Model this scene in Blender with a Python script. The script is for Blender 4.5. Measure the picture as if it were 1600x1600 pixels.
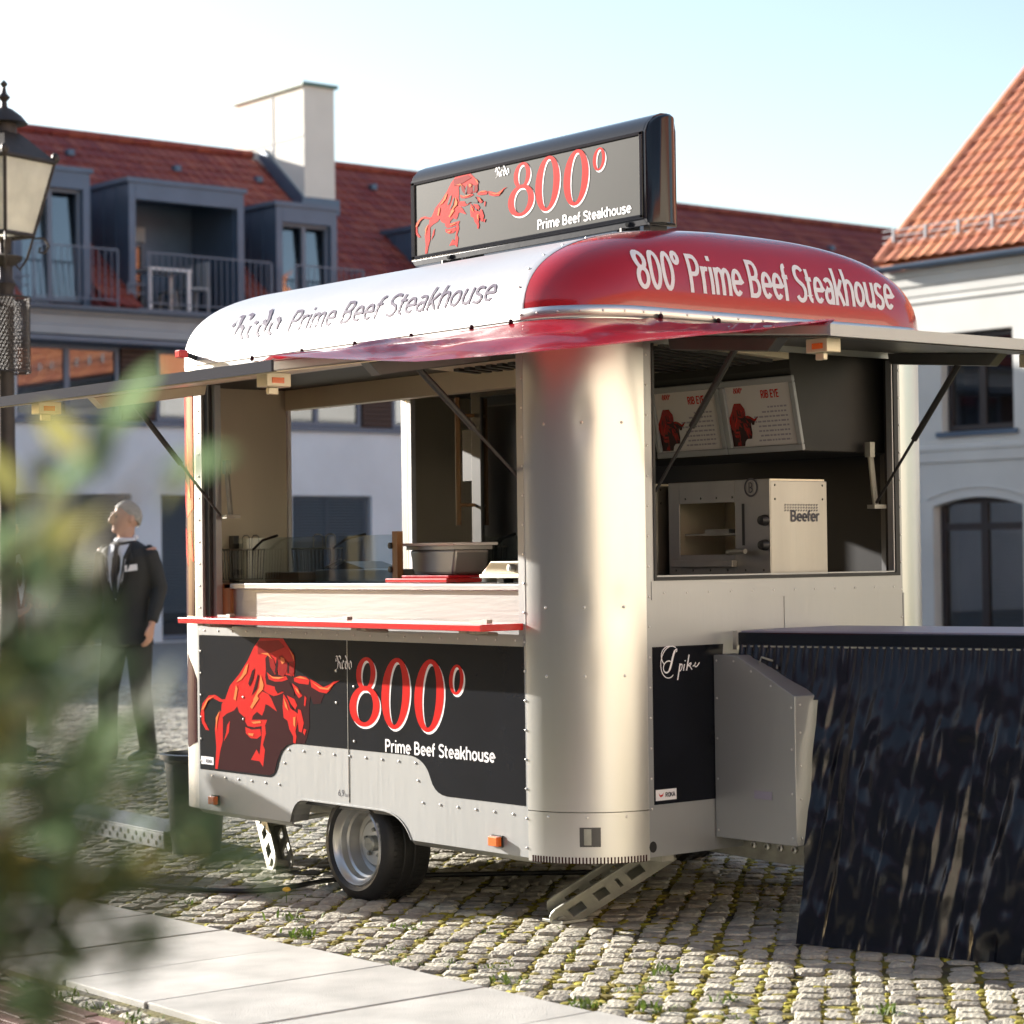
import bpy, bmesh, math, random
from math import pi, sin, cos, radians, sqrt, atan2
from mathutils import Vector, Matrix, noise as mnoise
random.seed(7)
SC = bpy.context.scene
COL = SC.collection
for o_ in list(bpy.data.objects): bpy.data.objects.remove(o_)

# ------------------------------------------------------------ camera
CAMP = Vector((6.126, -5.3, 1.39))
RGT = Vector((.63102898, .77565176, -.01291427)); UPV = Vector((.02316404, -.00219997, .99972926)); FWD = Vector((-.77541335, .63115728, .01935547))
cam = bpy.data.cameras.new('camera'); co = bpy.data.objects.new('camera', cam); COL.objects.link(co)
m4 = Matrix((RGT, UPV, -FWD)).transposed().to_4x4(); m4.translation = CAMP
co.matrix_world = m4
cam.sensor_width = 36; cam.lens = 3548.6/1600*36; cam.clip_end = 600; cam.clip_start = .1
cam.dof.use_dof = True; cam.dof.focus_distance = 8.9; cam.dof.aperture_fstop = 3.6
SC.camera = co
# ------------------------------------------------------------ light
SUN = Vector((-1, -.26, .308)).normalized()
w = bpy.data.worlds.new('World'); SC.world = w; w.use_nodes = True
nt = w.node_tree; nt.nodes.clear()
sk = nt.nodes.new('ShaderNodeTexSky'); sk.sky_type = 'NISHITA'; sk.sun_disc = False
sk.sun_elevation = math.asin(SUN.z); sk.sun_rotation = atan2(SUN.x, SUN.y); sk.air_density = 1.0; sk.dust_density = .9; sk.ozone_density = .3
bg = nt.nodes.new('ShaderNodeBackground'); bg.inputs[1].default_value = .080
wo = nt.nodes.new('ShaderNodeOutputWorld')
nt.links.new(sk.outputs[0], bg.inputs[0]); nt.links.new(bg.outputs[0], wo.inputs[0])
sl = bpy.data.lights.new('sun', 'SUN'); sl.energy = 5; sl.angle = radians(.5); sl.color = (1, .945, .86)
so = bpy.data.objects.new('sun', sl); COL.objects.link(so)
so.rotation_euler = (-SUN).to_track_quat('-Z', 'Y').to_euler(); so.location = (0, 0, 30)
SC.view_settings.view_transform = 'Standard'; SC.view_settings.look = 'None'; SC.view_settings.gamma = 1
SC.view_settings.use_curve_mapping = False; SC.view_settings.exposure = 1.7
SC.cycles.max_bounces = 8; SC.cycles.caustics_reflective = False; SC.cycles.caustics_refractive = False

# ------------------------------------------------------------ materials
def mat(name, col, rough=.5, metal=0, var=0, vscale=3, bump=0, bscale=40, island=0, trans=0, spec=.5, stretch=None, coat=0, aniso=0):
    m = bpy.data.materials.new(name); m.use_nodes = True; n = m.node_tree.nodes; l = m.node_tree.links
    b = n['Principled BSDF']; b.inputs['Base Color'].default_value = (*col, 1); b.inputs['Roughness'].default_value = rough
    b.inputs['Metallic'].default_value = metal; b.inputs['Specular IOR Level'].default_value = spec
    b.inputs['Coat Weight'].default_value = coat; b.inputs['Anisotropic'].default_value = aniso
    tc = n.new('ShaderNodeTexCoord'); src = tc.outputs['Object']
    if stretch:
        mp = n.new('ShaderNodeMapping'); mp.inputs['Scale'].default_value = stretch; l.new(src, mp.inputs[0]); src = mp.outputs[0]
    last = None
    if var or island:
        h = n.new('ShaderNodeHueSaturation'); h.inputs['Color'].default_value = (*col, 1)
        v = None
        if var:
            t = n.new('ShaderNodeTexNoise'); t.inputs['Scale'].default_value = vscale; t.inputs['Detail'].default_value = 6; l.new(src, t.inputs[0])
            r = n.new('ShaderNodeMapRange'); r.inputs[1].default_value = .25; r.inputs[2].default_value = .75; r.inputs[3].default_value = 1-var; r.inputs[4].default_value = 1+var
            l.new(t.outputs[0], r.inputs[0]); v = r.outputs[0]
        if island:
            g = n.new('ShaderNodeNewGeometry'); oi = n.new('ShaderNodeObjectInfo'); ad = n.new('ShaderNodeMath'); ad.operation = 'ADD'; l.new(g.outputs['Random Per Island'], ad.inputs[0]); l.new(oi.outputs['Random'], ad.inputs[1])
            fr = n.new('ShaderNodeMath'); fr.operation = 'FRACT'; l.new(ad.outputs[0], fr.inputs[0])
            r2 = n.new('ShaderNodeMapRange'); r2.inputs[3].default_value = 1-island; r2.inputs[4].default_value = 1+island; l.new(fr.outputs[0], r2.inputs[0])
            r3 = n.new('ShaderNodeMapRange'); r3.inputs[3].default_value = .5-island*.035; r3.inputs[4].default_value = .5+island*.035; l.new(fr.outputs[0], r3.inputs[0]); l.new(r3.outputs[0], h.inputs['Hue'])
            if v:
                mu = n.new('ShaderNodeMath'); mu.operation = 'MULTIPLY'; l.new(v, mu.inputs[0]); l.new(r2.outputs[0], mu.inputs[1]); v = mu.outputs[0]
            else: v = r2.outputs[0]
        l.new(v, h.inputs['Value']); l.new(h.outputs[0], b.inputs['Base Color'])
    if bump:
        t2 = n.new('ShaderNodeTexNoise'); t2.inputs['Scale'].default_value = bscale; t2.inputs['Detail'].default_value = 5; l.new(src, t2.inputs[0])
        bp = n.new('ShaderNodeBump'); bp.inputs['Strength'].default_value = bump; bp.inputs['Distance'].default_value = .02; l.new(t2.outputs[0], bp.inputs['Height']); l.new(bp.outputs[0], b.inputs['Normal'])
    if trans:
        tr = n.new('ShaderNodeBsdfTranslucent'); tr.inputs[0].default_value = (*col, 1)
        if (var or island): l.new(h.outputs[0], tr.inputs[0])
        mx = n.new('ShaderNodeMixShader'); mx.inputs[0].default_value = trans; l.new(b.outputs[0], mx.inputs[1]); l.new(tr.outputs[0], mx.inputs[2]); l.new(mx.outputs[0], n['Material Output'].inputs[0])
    return m
def glass(name, tint=(.9, .95, .95), alpha=.82, rough=.02):
    m = bpy.data.materials.new(name); m.use_nodes = True; n = m.node_tree.nodes; l = m.node_tree.links; n.clear()
    t = n.new('ShaderNodeBsdfTransparent'); t.inputs[0].default_value = (*tint, 1); g = n.new('ShaderNodeBsdfGlossy'); g.inputs[1].default_value = rough
    f = n.new('ShaderNodeLayerWeight'); f.inputs[0].default_value = .12; a = n.new('ShaderNodeMath'); a.operation = 'ADD'; a.inputs[1].default_value = 1-alpha; l.new(f.outputs['Facing'], a.inputs[0])
    x = n.new('ShaderNodeMixShader'); o = n.new('ShaderNodeOutputMaterial'); l.new(a.outputs[0], x.inputs[0]); l.new(t.outputs[0], x.inputs[1]); l.new(g.outputs[0], x.inputs[2]); l.new(x.outputs[0], o.inputs[0])
    return m
ALU = mat('aluminium_sheet', (.36, .37, .378), .38, .5, .05, 2.5, .05, 30, stretch=(1, 1, .15))
ALUC = mat('corner_aluminium', (.66, .655, .64), .32, .9, .05, 6, .03, 14, stretch=(1, 1, .12))
ROOFW = mat('roof_aluminium', (.47, .47, .49), .36, .3, .05, 2, .03, 20)
INNER = mat('inner_wall_sheet', (.66, .59, .46), .40, .45, .06, 4, .03, 25, stretch=(1, 1, .2))
STEEL = mat('brushed_steel', (.43, .43, .43), .34, .8, .05, 5, .05, 60, stretch=(.1, 1, 1))
STEELV = mat('oven_steel', (.34, .325, .30), .38, .75, .1, 6, .05, 60, stretch=(1, 1, .1))
DKSTEEL = mat('dark_steel', (.09, .09, .09), .4, .5, .2, 6)
BLACKV = mat('black_vinyl', (.006, .007, .011), .24, 0, .3, 4, .01, 60, spec=.16)
BLACKM = mat('matt_black', (.012, .012, .013), .5)
GLOSSB = mat('gloss_black_plastic', (.008, .010, .015), .14, 0, spec=.45)
SIGNF = mat('sign_face_film', (.014, .015, .015), .5, 0, .15, 6, spec=.10)
REDR = mat('red_roof_paint', (.40, .008, .016), .17, 0, .05, 3, coat=.5)
REDV = mat('red_vinyl', (.56, .014, .012), .26, spec=.18)
REDD = mat('deep_red_vinyl', (.28, .009, .009), .26, spec=.15)
MAROON = mat('maroon_vinyl', (.034, .005, .008), .26, spec=.12)
ORANGE = mat('orange_vinyl', (.80, .20, .06), .26, spec=.18)
WHITEV = mat('white_vinyl', (.82, .80, .82), .4)
GREYV = mat('grey_violet_vinyl', (.30, .28, .36), .4)
ROOFT = mat('grey_roof_lettering', (.10, .085, .13), .6, spec=.1)
RIVM = mat('rivet_metal', (.68, .67, .65), .3, .7)
GREYP = mat('dark_grey_edge', (.05, .05, .06), .9, spec=.03)
HOODM = mat('dark_hood_steel', (.030, .029, .028), .5, .2, .2, 4, spec=.3)
DARKW = mat('black_wall_lining', (.014, .014, .017), .5, spec=.2)
REDSHELF = mat('red_counter_laminate', (.58, .012, .012), .25, coat=.3)
CLOTH = mat('red_awning_cloth', (.55, .014, .03), .24, 0, .12, 5, .10, 26, trans=.32, coat=.5)
RUBBER = mat('tyre_rubber', (.018, .018, .019), .55, bump=.1, bscale=60)
RIM = mat('silver_rim_paint', (.62, .62, .60), .28, .7)
GALV = mat('galvanised_steel', (.34, .34, .30), .5, .45, .25, 14, .05, 50)
AMBER = mat('amber_lens', (.85, .15, .012), .2, coat=.6)
REDLENS = mat('red_lens', (.7, .02, .015), .2, coat=.6)
WOOD = mat('brown_wood', (.28, .15, .06), .5, 0, .25, 8, .05, 30, stretch=(6, 6, .6))
GLS = glass('clear_glass', (.9, .95, .95), .93); GLSD = glass('door_glass', (.25, .28, .3), .85)
SKIRT = mat('black_table_vinyl', (.005, .006, .011), .23, 0, .3, 3, spec=.45)
WALLA = mat('white_blue_render', (.68, .73, .79), .9, 0, .10, .9, .03, 60)
WALLB = mat('cream_render', (.62, .61, .58), .9, 0, .10, .9, .03, 60)
TILED = mat('dark_red_tile', (.26, .052, .038), .65, 0, .15, 4, island=.22)
TILEO = mat('orange_tile', (.52, .19, .095), .7, 0, .12, 4, island=.2)
ZINC = mat('blue_grey_zinc', (.085, .125, .19), .42, .3, .12, 2)
BLUEG = mat('blue_grey_paint', (.13, .16, .22), .5)
LGREY = mat('light_grey_paint', (.32, .34, .37), .6, 0, .06, 2)
BROWNS = mat('brown_shutter', (.055, .028, .022), .6)
FRAMED = mat('dark_brown_frame', (.030, .022, .024), .4)
WGLASS = glass('window_glass', (.55, .6, .66), .88)
DGLASS = glass('dark_window_glass', (.30, .36, .42), .88)
BLIND = mat('grey_blind_slat', (.16, .20, .24), .5, .2)
CURT = mat('pale_curtain', (.40, .46, .50), .9, 0, .3, 8, stretch=(4, 4, .1))
YARDW = mat('warm_cream_render', (.74, .66, .53), .9, 0, .05, 2)
SLATEW = mat('slate_blue_render', (.20, .23, .29), .9, 0, .05, 2)
CHIM = mat('chimney_render', (.72, .69, .64), .9, 0, .05, 2)
COPPER = mat('copper_edge', (.10, .19, .17), .6)
COB = mat('granite_sett', (.39, .36, .295), .8, 0, .25, 26, .7, 60, island=.32)
SLAB = mat('pale_granite_slab', (.47, .455, .42), .8, 0, .26, 4, .25, 220, island=.07)
BRK = mat('red_clinker', (.20, .085, .075), .7, 0, .2, 18, .3, 60, island=.25)
MOSSM = mat('moss', (.24, .20, .02), .95, 0, .4, 25, island=.4)
WEEDM = mat('weed_leaf', (.10, .15, .025), .7, island=.3, trans=.25)
IRON = mat('dark_brown_iron', (.050, .040, .036), .55, .3, .2, 12)
LGLASS = mat('frosted_lamp_glass', (.88, .86, .80), .35, 0, .12, 6, trans=.65)
PLAST = mat('black_bucket_plastic', (.018, .020, .024), .4)
LEAF = mat('olive_leaf', (.105, .15, .08), .6, 0, .2, 30, island=.45, trans=.5, spec=.15)
LEAFY = mat('yellow_olive_leaf', (.23, .225, .08), .6, 0, .2, 30, island=.3, trans=.5, spec=.15)
BARK = mat('grey_bark', (.12, .10, .08), .9, 0, .3, 20, .3, 40)
SKIN = mat('skin', (.50, .27, .19), .5, 0, .06, 12)
SUIT = mat('charcoal_suit', (.020, .020, .019), .75, 0, .1, 20)
SHIRT = mat('white_shirt', (.74, .76, .82), .7); TIE = mat('navy_tie', (.008, .010, .018), .5)
HAIR = mat('grey_hair', (.30, .29, .27), .6, 0, .3, 60, .4, 90)
SHOE = mat('black_shoe', (.012, .012, .013), .25)
MARO = mat('maroon_jacket', (.16, .018, .022), .8, 0, .1, 12); GREYT = mat('grey_trousers', (.17, .17, .16), .85, 0, .1, 20)
MENU = mat('menu_paper', (.62, .60, .62), .5); TXT = mat('menu_text_ink', (.06, .06, .08), .5)
def soil():
    m = mat('joint_soil_and_moss', (.05, .042, .03), .95); n = m.node_tree.nodes; l = m.node_tree.links; b = n['Principled BSDF']
    tc = n.new('ShaderNodeTexCoord'); t = n.new('ShaderNodeTexNoise'); t.inputs['Scale'].default_value = 2.6; t.inputs['Detail'].default_value = 8; l.new(tc.outputs['Object'], t.inputs[0])
    r = n.new('ShaderNodeValToRGB'); e = r.color_ramp.elements; e[0].position = .40; e[0].color = (.05, .042, .028, 1); e[1].position = .62; e[1].color = (.22, .19, .028, 1); l.new(t.outputs[0], r.inputs[0])
    t2 = n.new('ShaderNodeTexNoise'); t2.inputs['Scale'].default_value = 60; l.new(tc.outputs['Object'], t2.inputs[0]); bp = n.new('ShaderNodeBump'); bp.inputs['Strength'].default_value = .6; bp.inputs['Distance'].default_value = .02
    l.new(t2.outputs[0], bp.inputs['Height']); l.new(bp.outputs[0], b.inputs['Normal']); l.new(r.outputs[0], b.inputs['Base Color'])
    return m
SOIL = soil()
FARG = mat('far_sett_ground', (.32, .29, .26), .85, 0, .35, 9, .8, 14)

# ------------------------------------------------------------ builders
class MB:
    def __init__(s): s.v = []; s.f = []; s.mi = []; s.k = 0
    def add(s, vs, fs, T=None):
        o = len(s.v); s.v += [tuple(T @ Vector(p)) if T else tuple(p) for p in vs]
        s.f += [tuple(i+o for i in f) for f in fs]; s.mi += [s.k]*len(fs); return s
    def box(s, a, b, T=None):
        (x0, y0, z0), (x1, y1, z1) = a, b
        return s.add([(x0, y0, z0), (x1, y0, z0), (x1, y1, z0), (x0, y1, z0), (x0, y0, z1), (x1, y0, z1), (x1, y1, z1), (x0, y1, z1)],
                     [(0, 3, 2, 1), (4, 5, 6, 7), (0, 1, 5, 4), (1, 2, 6, 5), (2, 3, 7, 6), (3, 0, 4, 7)], T)
    def prism(s, poly, d0, d1, f):       # poly of (u,v); f(u,v,d) -> xyz
        n = len(poly); return s.add([f(u, v, d0) for u, v in poly]+[f(u, v, d1) for u, v in poly],
            [tuple(range(n))[::-1], tuple(range(n, 2*n))]+[(i, (i+1) % n, n+(i+1) % n, n+i) for i in range(n)])
    def flat(s, poly, f, d=0): return s.add([f(u, v, d) for u, v in poly], [tuple(range(len(poly)))])
    def tube(s, pts, r, n=8, caps=True):
        pts = [Vector(p) for p in pts]; rs = r if isinstance(r, (list, tuple)) else [r]*len(pts); V = []; F = []
        t0 = (pts[1]-pts[0]).normalized(); a = t0.orthogonal().normalized()
        for i, p in enumerate(pts):
            t = (pts[min(i+1, len(pts)-1)]-pts[max(i-1, 0)]).normalized()
            a = (a-t*a.dot(t)).normalized(); b = t.cross(a)
            V += [p+(a*cos(2*pi*j/n)+b*sin(2*pi*j/n))*rs[i] for j in range(n)]
        for i in range(len(pts)-1):
            F += [(i*n+j, i*n+(j+1) % n, (i+1)*n+(j+1) % n, (i+1)*n+j) for j in range(n)]
        if caps: F += [tuple(range(n))[::-1], tuple(range((len(pts)-1)*n, len(pts)*n))]
        return s.add(V, F)
    def lathe(s, prof, n=24, T=None, close=False):   # prof of (r,h) about z
        V = []; F = []; m = len(prof)
        for i in range(n): V += [(r*cos(2*pi*i/n), r*sin(2*pi*i/n), h) for r, h in prof]
        for i in range(n):
            k = (i+1) % n
            for j in range(m-1+(1 if close else 0)): F.append((i*m+j, k*m+j, k*m+(j+1) % m, i*m+(j+1) % m))
        return s.add(V, F, T)
    def grid(s, P, nu, nv, closed=False):            # P[u*nv+v]
        F = [(u*nv+v, ((u+1) % nu)*nv+v, ((u+1) % nu)*nv+v+1, u*nv+v+1) for u in range(nu if closed else nu-1) for v in range(nv-1)]
        return s.add(P, F)
    def loft(s, rings, n=16, caps=True):             # rings of (center, xaxis vec, yaxis vec)
        V = []; F = []
        for c, a, b in rings: V += [Vector(c)+Vector(a)*cos(2*pi*j/n)+Vector(b)*sin(2*pi*j/n) for j in range(n)]
        for i in range(len(rings)-1): F += [(i*n+j, i*n+(j+1) % n, (i+1)*n+(j+1) % n, (i+1)*n+j) for j in range(n)]
        if caps: F += [tuple(range(n))[::-1], tuple(range((len(rings)-1)*n, len(rings)*n))]
        return s.add(V, F)
    def ell(s, c, r, n=12, T=None):
        pr = [(max(1e-4, sin(pi*j/n)), -cos(pi*j/n)) for j in range(n+1)]
        M = (T or Matrix()) @ Matrix.Translation(c) @ Matrix.Diagonal((*r, 1))
        return s.lathe(pr, n+4, M)
    def build(s, name, mats, parent=None, smooth=False, bevel=0, solid=0, recalc=True, **props):
        me = bpy.data.meshes.new(name); me.from_pydata(s.v, [], s.f)
        mats = mats if isinstance(mats, (list, tuple)) else [mats]
        for m in mats: me.materials.append(m)
        me.polygons.foreach_set('material_index', s.mi)
        if recalc:
            bm = bmesh.new(); bm.from_mesh(me)
            if smooth: bmesh.ops.remove_doubles(bm, verts=bm.verts, dist=1e-5)
            bmesh.ops.recalc_face_normals(bm, faces=bm.faces); bm.to_mesh(me); bm.free()
        o = bpy.data.objects.new(name, me); COL.objects.link(o)
        if smooth:
            me.polygons.foreach_set('use_smooth', [True]*len(me.polygons))
            try: me.set_sharp_from_angle(angle=radians(smooth if smooth > 1 else 40))
            except Exception: pass
        if solid:
            q = o.modifiers.new('thick', 'SOLIDIFY'); q.thickness = solid; q.offset = 0; q.use_rim = False
        if bevel:
            q = o.modifiers.new('edge', 'BEVEL'); q.width = bevel; q.segments = 2; q.limit_method = 'ANGLE'; q.angle_limit = radians(40)
        if parent:
            o.parent = parent
            if parent.parent is None: o.location = -parent.location
        for k, v in props.items(): o[k] = v
        return o
def tag(o, label, cat, group=None, kind=None):
    if label: o['label'] = label
    if cat: o['category'] = cat
    if group: o['group'] = group
    if kind: o['kind'] = kind
    return o
def thing(name, loc, label, cat, group=None):
    o = bpy.data.objects.new(name, None); COL.objects.link(o); o.location = loc; o.empty_display_size = .1
    return tag(o, label, cat, group)
def copy_tree(o, parent=None):
    c = o.copy(); COL.objects.link(c)
    if parent: c.parent = parent
    for ch in list(o.children): copy_tree(ch, c)
    return c
def arc(cx, cy, rx, ry, a0, a1, n=8): return [(cx+rx*cos(radians(a0+(a1-a0)*i/n)), cy+ry*sin(radians(a0+(a1-a0)*i/n))) for i in range(n+1)]
def bez(p, n=10):
    out = []
    for i in range(n+1):
        t = i/n; q = [Vector(x).to_3d() for x in p]
        while len(q) > 1: q = [q[j].lerp(q[j+1], t) for j in range(len(q)-1)]
        out.append((q[0].x, q[0].y))
    return out
# stroke lettering: glyph = (advance, [polylines]) in units of cap height
def _g():
    G = {}; x = .70
    bowl = lambda cx, w, cy, h: arc(cx, cy, w, h, 0, 360, 20)
    G['P'] = (.60, [[(.09, 0), (.09, 1)], [(.09, .94)]+arc(.30, .71, .19, .23, 90, -90, 8)+[(.09, .48)]])
    G['R'] = (.62, G['P'][1]+[[(.28, .48), (.5, 0)]])
    G['B'] = (.62, [[(.09, 0), (.09, 1)], [(.09, .94)]+arc(.28, .725, .18, .215, 90, -90, 8)+[(.09, .51)], [(.28, .51)]+arc(.29, .285, .21, .225, 90, -90, 8)+[(.09, .06)]])
    G['S'] = (.56, [bez([(.47, .83), (.40, .98), (.06, 1.0), (.07, .72)], 8)+bez([(.07, .72), (.10, .48), (.46, .54), (.475, .28)], 8)[1:]+bez([(.475, .28), (.48, -.03), (.13, .0), (.06, .16)], 8)[1:]])
    G['r'] = (.38, [[(.09, 0), (.09, x)], bez([(.09, .48), (.14, .68), (.28, .65), (.35, .63)], 6)])
    G['i'] = (.24, [[(.11, 0), (.11, x)], [(.11, .86), (.11, .99)]])
    G['m'] = (.82, [[(.09, 0), (.09, x)], bez([(.09, .5), (.14, .70), (.40, .76), (.40, .42)], 8)+[(.40, 0)], bez([(.40, .46), (.44, .70), (.71, .76), (.71, .42)], 8)+[(.71, 0)]])
    G['e'] = (.55, [[(.08, .36), (.46, .36)]+arc(.27, .36, .19, .30, 0, 315, 18)])
    G['f'] = (.34, [[(.13, 0), (.13, .75)]+arc(.27, .76, .14, .18, 180, 80, 6), [(.02, .63), (.30, .63)]])
    G['t'] = (.36, [[(.13, .90), (.13, .2)]+arc(.26, .2, .13, .145, 180, 275, 6), [(.02, .63), (.31, .63)]])
    G['a'] = (.54, [bez([(.10, .60), (.18, .70), (.43, .72), (.43, .46)], 8)+[(.43, 0)], [(.43, .39), (.24, .39)]+arc(.24, .225, .155, .165, 90, 270, 8)+[(.30, .06), (.43, .15)]])
    G['k'] = (.52, [[(.09, 0), (.09, 1)], [(.10, .25), (.44, x)], [(.22, .40), (.46, 0)]])
    G['h'] = (.56, [[(.09, 0), (.09, 1)], bez([(.09, .5), (.14, .72), (.45, .78), (.45, .42)], 8)+[(.45, 0)]])
    G['o'] = (.55, [bowl(.265, .195, .35, .29)])
    G['u'] = (.56, [[(.09, x)]+[(.09, .28)]+arc(.265, .25, .175, .19, 180, 360, 8)+[(.44, x)], [(.44, .2), (.44, 0)]])
    G['s'] = (.47, [bez([(.39, .58), (.30, .70), (.06, .70), (.08, .50)], 6)+bez([(.08, .50), (.1, .33), (.39, .38), (.395, .19)], 6)[1:]+bez([(.395, .19), (.40, -.02), (.12, .0), (.05, .11)], 6)[1:]])
    G['8'] = (.58, [arc(.28, .735, .165, .205, 0, 360, 18), arc(.28, .28, .205, .24, 0, 360, 18)])
    G['0'] = (.58, [arc(.28, .5, .20, .45, 0, 360, 22)])
    G['\u00b0'] = (.36, [arc(.16, .86, .12, .13, 0, 360, 14)])
    G['I'] = (.24, [[(.11, 0), (.11, 1)]]); G['E'] = (.54, [[(.46, .94), (.09, .94), (.09, .06), (.47, .06)], [(.09, .5), (.42, .5)]])
    G['Y'] = (.56, [[(.03, 1), (.27, .46), (.51, 1)], [(.27, .5), (.27, 0)]])
    G['O'] = (.62, [arc(.3, .5, .23, .45, 0, 360, 20)]); G['K'] = (.58, [[(.09, 0), (.09, 1)], [(.10, .36), (.52, 1)], [(.24, .58), (.54, 0)]])
    G['A'] = (.58, [[(.02, 0), (.28, 1), (.54, 0)], [(.12, .3), (.44, .3)]])
    G['6'] = (.56, [[(.40, .97), (.12, .5)]+arc(.27, .29, .19, .24, 150, -210, 16)]); G['9'] = (.56, [[(.15, .03), (.43, .5)]+arc(.28, .71, .19, .24, -30, 330, 16)])
    G[','] = (.25, [[(.12, .1), (.06, -.12)]]); G['b'] = (.55, [[(.09, 0), (.09, 1)], arc(.27, .33, .18, .28, 0, 360, 16)])
    G[' '] = (.30, [])
    return G
GLY = _g()
def stroke(mb, pts, wd, f, d, closed=None):
    pts = [Vector((p[0], p[1])) for p in pts]
    if closed is None: closed = (pts[0]-pts[-1]).length < 1e-4
    if closed: pts = pts[:-1]
    n = len(pts); V = []
    for i in range(n):
        a = pts[i]-pts[i-1] if (i or closed) else pts[1]-pts[0]; b = pts[(i+1) % n]-pts[i] if (i < n-1 or closed) else pts[-1]-pts[-2]
        a.normalize(); b.normalize(); na = Vector((-a.y, a.x)); nb = Vector((-b.y, b.x)); mm = na+nb
        if mm.length < .3: mm = na*1.0
        else: mm = mm.normalized(); mm /= max(.5, mm.dot(na))
        q = wd[i] if isinstance(wd, (list, tuple)) else wd
        V += [pts[i]+mm*q/2, pts[i]-mm*q/2]
    F = [(2*i, 2*i+1, 2*((i+1) % n)+1, 2*((i+1) % n)) for i in range(n if closed else n-1)]
    mb.add([f(v.x, v.y, d) for v in V], F)
def resample(p, st):
    out = [p[0]]
    for a, b in zip(p, p[1:]):
        L = sqrt((a[0]-b[0])**2+(a[1]-b[1])**2); k = max(1, int(L/st))
        out += [(a[0]+(b[0]-a[0])*j/k, a[1]+(b[1]-a[1])*j/k) for j in range(1, k+1)]
    return out
def text_width(t): return sum(GLY[c][0] for c in t)
def text(mb, t, u0, v0, width, cap, wt, f, d=0, slant=0, st=.3):
    k = width/(text_width(t)); x = 0; q = 0
    for c in t:
        a, st_ = GLY[c]
        for pl in st_:
            p = [((x+px+slant*py)*k, py*cap) for px, py in resample(pl, st)]
            stroke(mb, [(u0+px, v0+py) for px, py in p], wt, f, d+(q % 4)*.00015); q += 1
        x += a
# broad nib pen for the blackletter word (units: x-height 1 wide pen strokes)
REDO = (3.55, [
    [(.05, -.12), (.30, .02), (.42, .35), (.46, .95), (.30, 1.45), (.05, 1.50)], [(.40, 1.30), (.62, 1.55), (.92, 1.42), (.98, 1.15), (.70, .88), (.52, .80)], [(.62, .86), (.84, .62), (.86, .22), (1.08, .0)], [(.10, .85), (.0, 1.05), (.12, 1.3)],
    [(1.48, .98), (1.26, .80), (1.26, .22), (1.42, .0), (1.66, .18)], [(1.44, .98), (1.64, .80), (1.30, .50)],
    [(2.28, .62), (2.02, .98), (1.90, .75), (1.90, .20), (2.10, .0), (2.32, .20), (2.34, .90), (2.12, 1.35), (1.90, 1.60)],
    [(2.86, .98), (2.62, .78), (2.62, .20), (2.84, .0), (3.10, .20), (3.10, .72), (2.86, 1.0)]])
def redo(mb, u0, v0, width, xh, f, d=0, pen=.17, slant=0):
    k = width/3.2; px, py = pen*.72*k, pen*.70*xh
    q = 0
    for pl in REDO[1]:
        P = resample(pl, .12)
        V = []; 
        for x, y in P:
            X = u0+(x+slant*y)*k; Y = v0+y*xh
            V += [(X-px/2, Y-py/2), (X+px/2, Y+py/2)]
        mb.add([f(a, b, d+q*.00012) for a, b in V], [(2*i, 2*i+1, 2*i+3, 2*i+2) for i in range(len(P)-1)]); q += 1
# italic figures of the logo: list of closed outline ellipse rings (thick/thin)
def num_ring(mb, cx, cy, rx, ry, thick, thin, f, d, sl=.16, n=30):
    V = []
    for i in range(n):
        a = 2*pi*i/n; o = (rx*cos(a), ry*sin(a)); q = ((rx-thick)*cos(a)+thick*.03, (ry-thin)*sin(a))
        for p in (o, q): V.append((cx+p[0]+sl*p[1], cy+p[1]))
    mb.add([f(a, b, d) for a, b in V], [(2*i, 2*i+1, (2*i+3) % (2*n), (2*i+2) % (2*n)) for i in range(n)])
def fig800(mb, x0, x1, z0, z1, f, d):
    W = x1-x0; Hh = z1-z0
    def X(t): return x0+t*W
    for k, (ox, oz, dd) in enumerate(((.0085, -.0085, 0), (0, 0, .0007))):
        mb.k = k
        g = lambda a, b, e: f(a+ox*W/.74, b+oz*Hh/.29, e)
        num_ring(mb, X(.150), z0+Hh*.745, W*.088, Hh*.235, W*.045, Hh*.050, g, d+dd, .10)
        num_ring(mb, X(.135), z0+Hh*.295, W*.138, Hh*.285, W*.062, Hh*.062, g, d+dd+.0002, .10)
        num_ring(mb, X(.415), z0+Hh*.50, W*.125, Hh*.49, W*.066, Hh*.060, g, d+dd, .10)
        num_ring(mb, X(.705), z0+Hh*.50, W*.125, Hh*.49, W*.066, Hh*.060, g, d+dd, .10)
        num_ring(mb, X(.935), z0+Hh*.735, W*.060, Hh*.20, W*.030, Hh*.035, g, d+dd, .10)
    mb.k = 0
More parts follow.
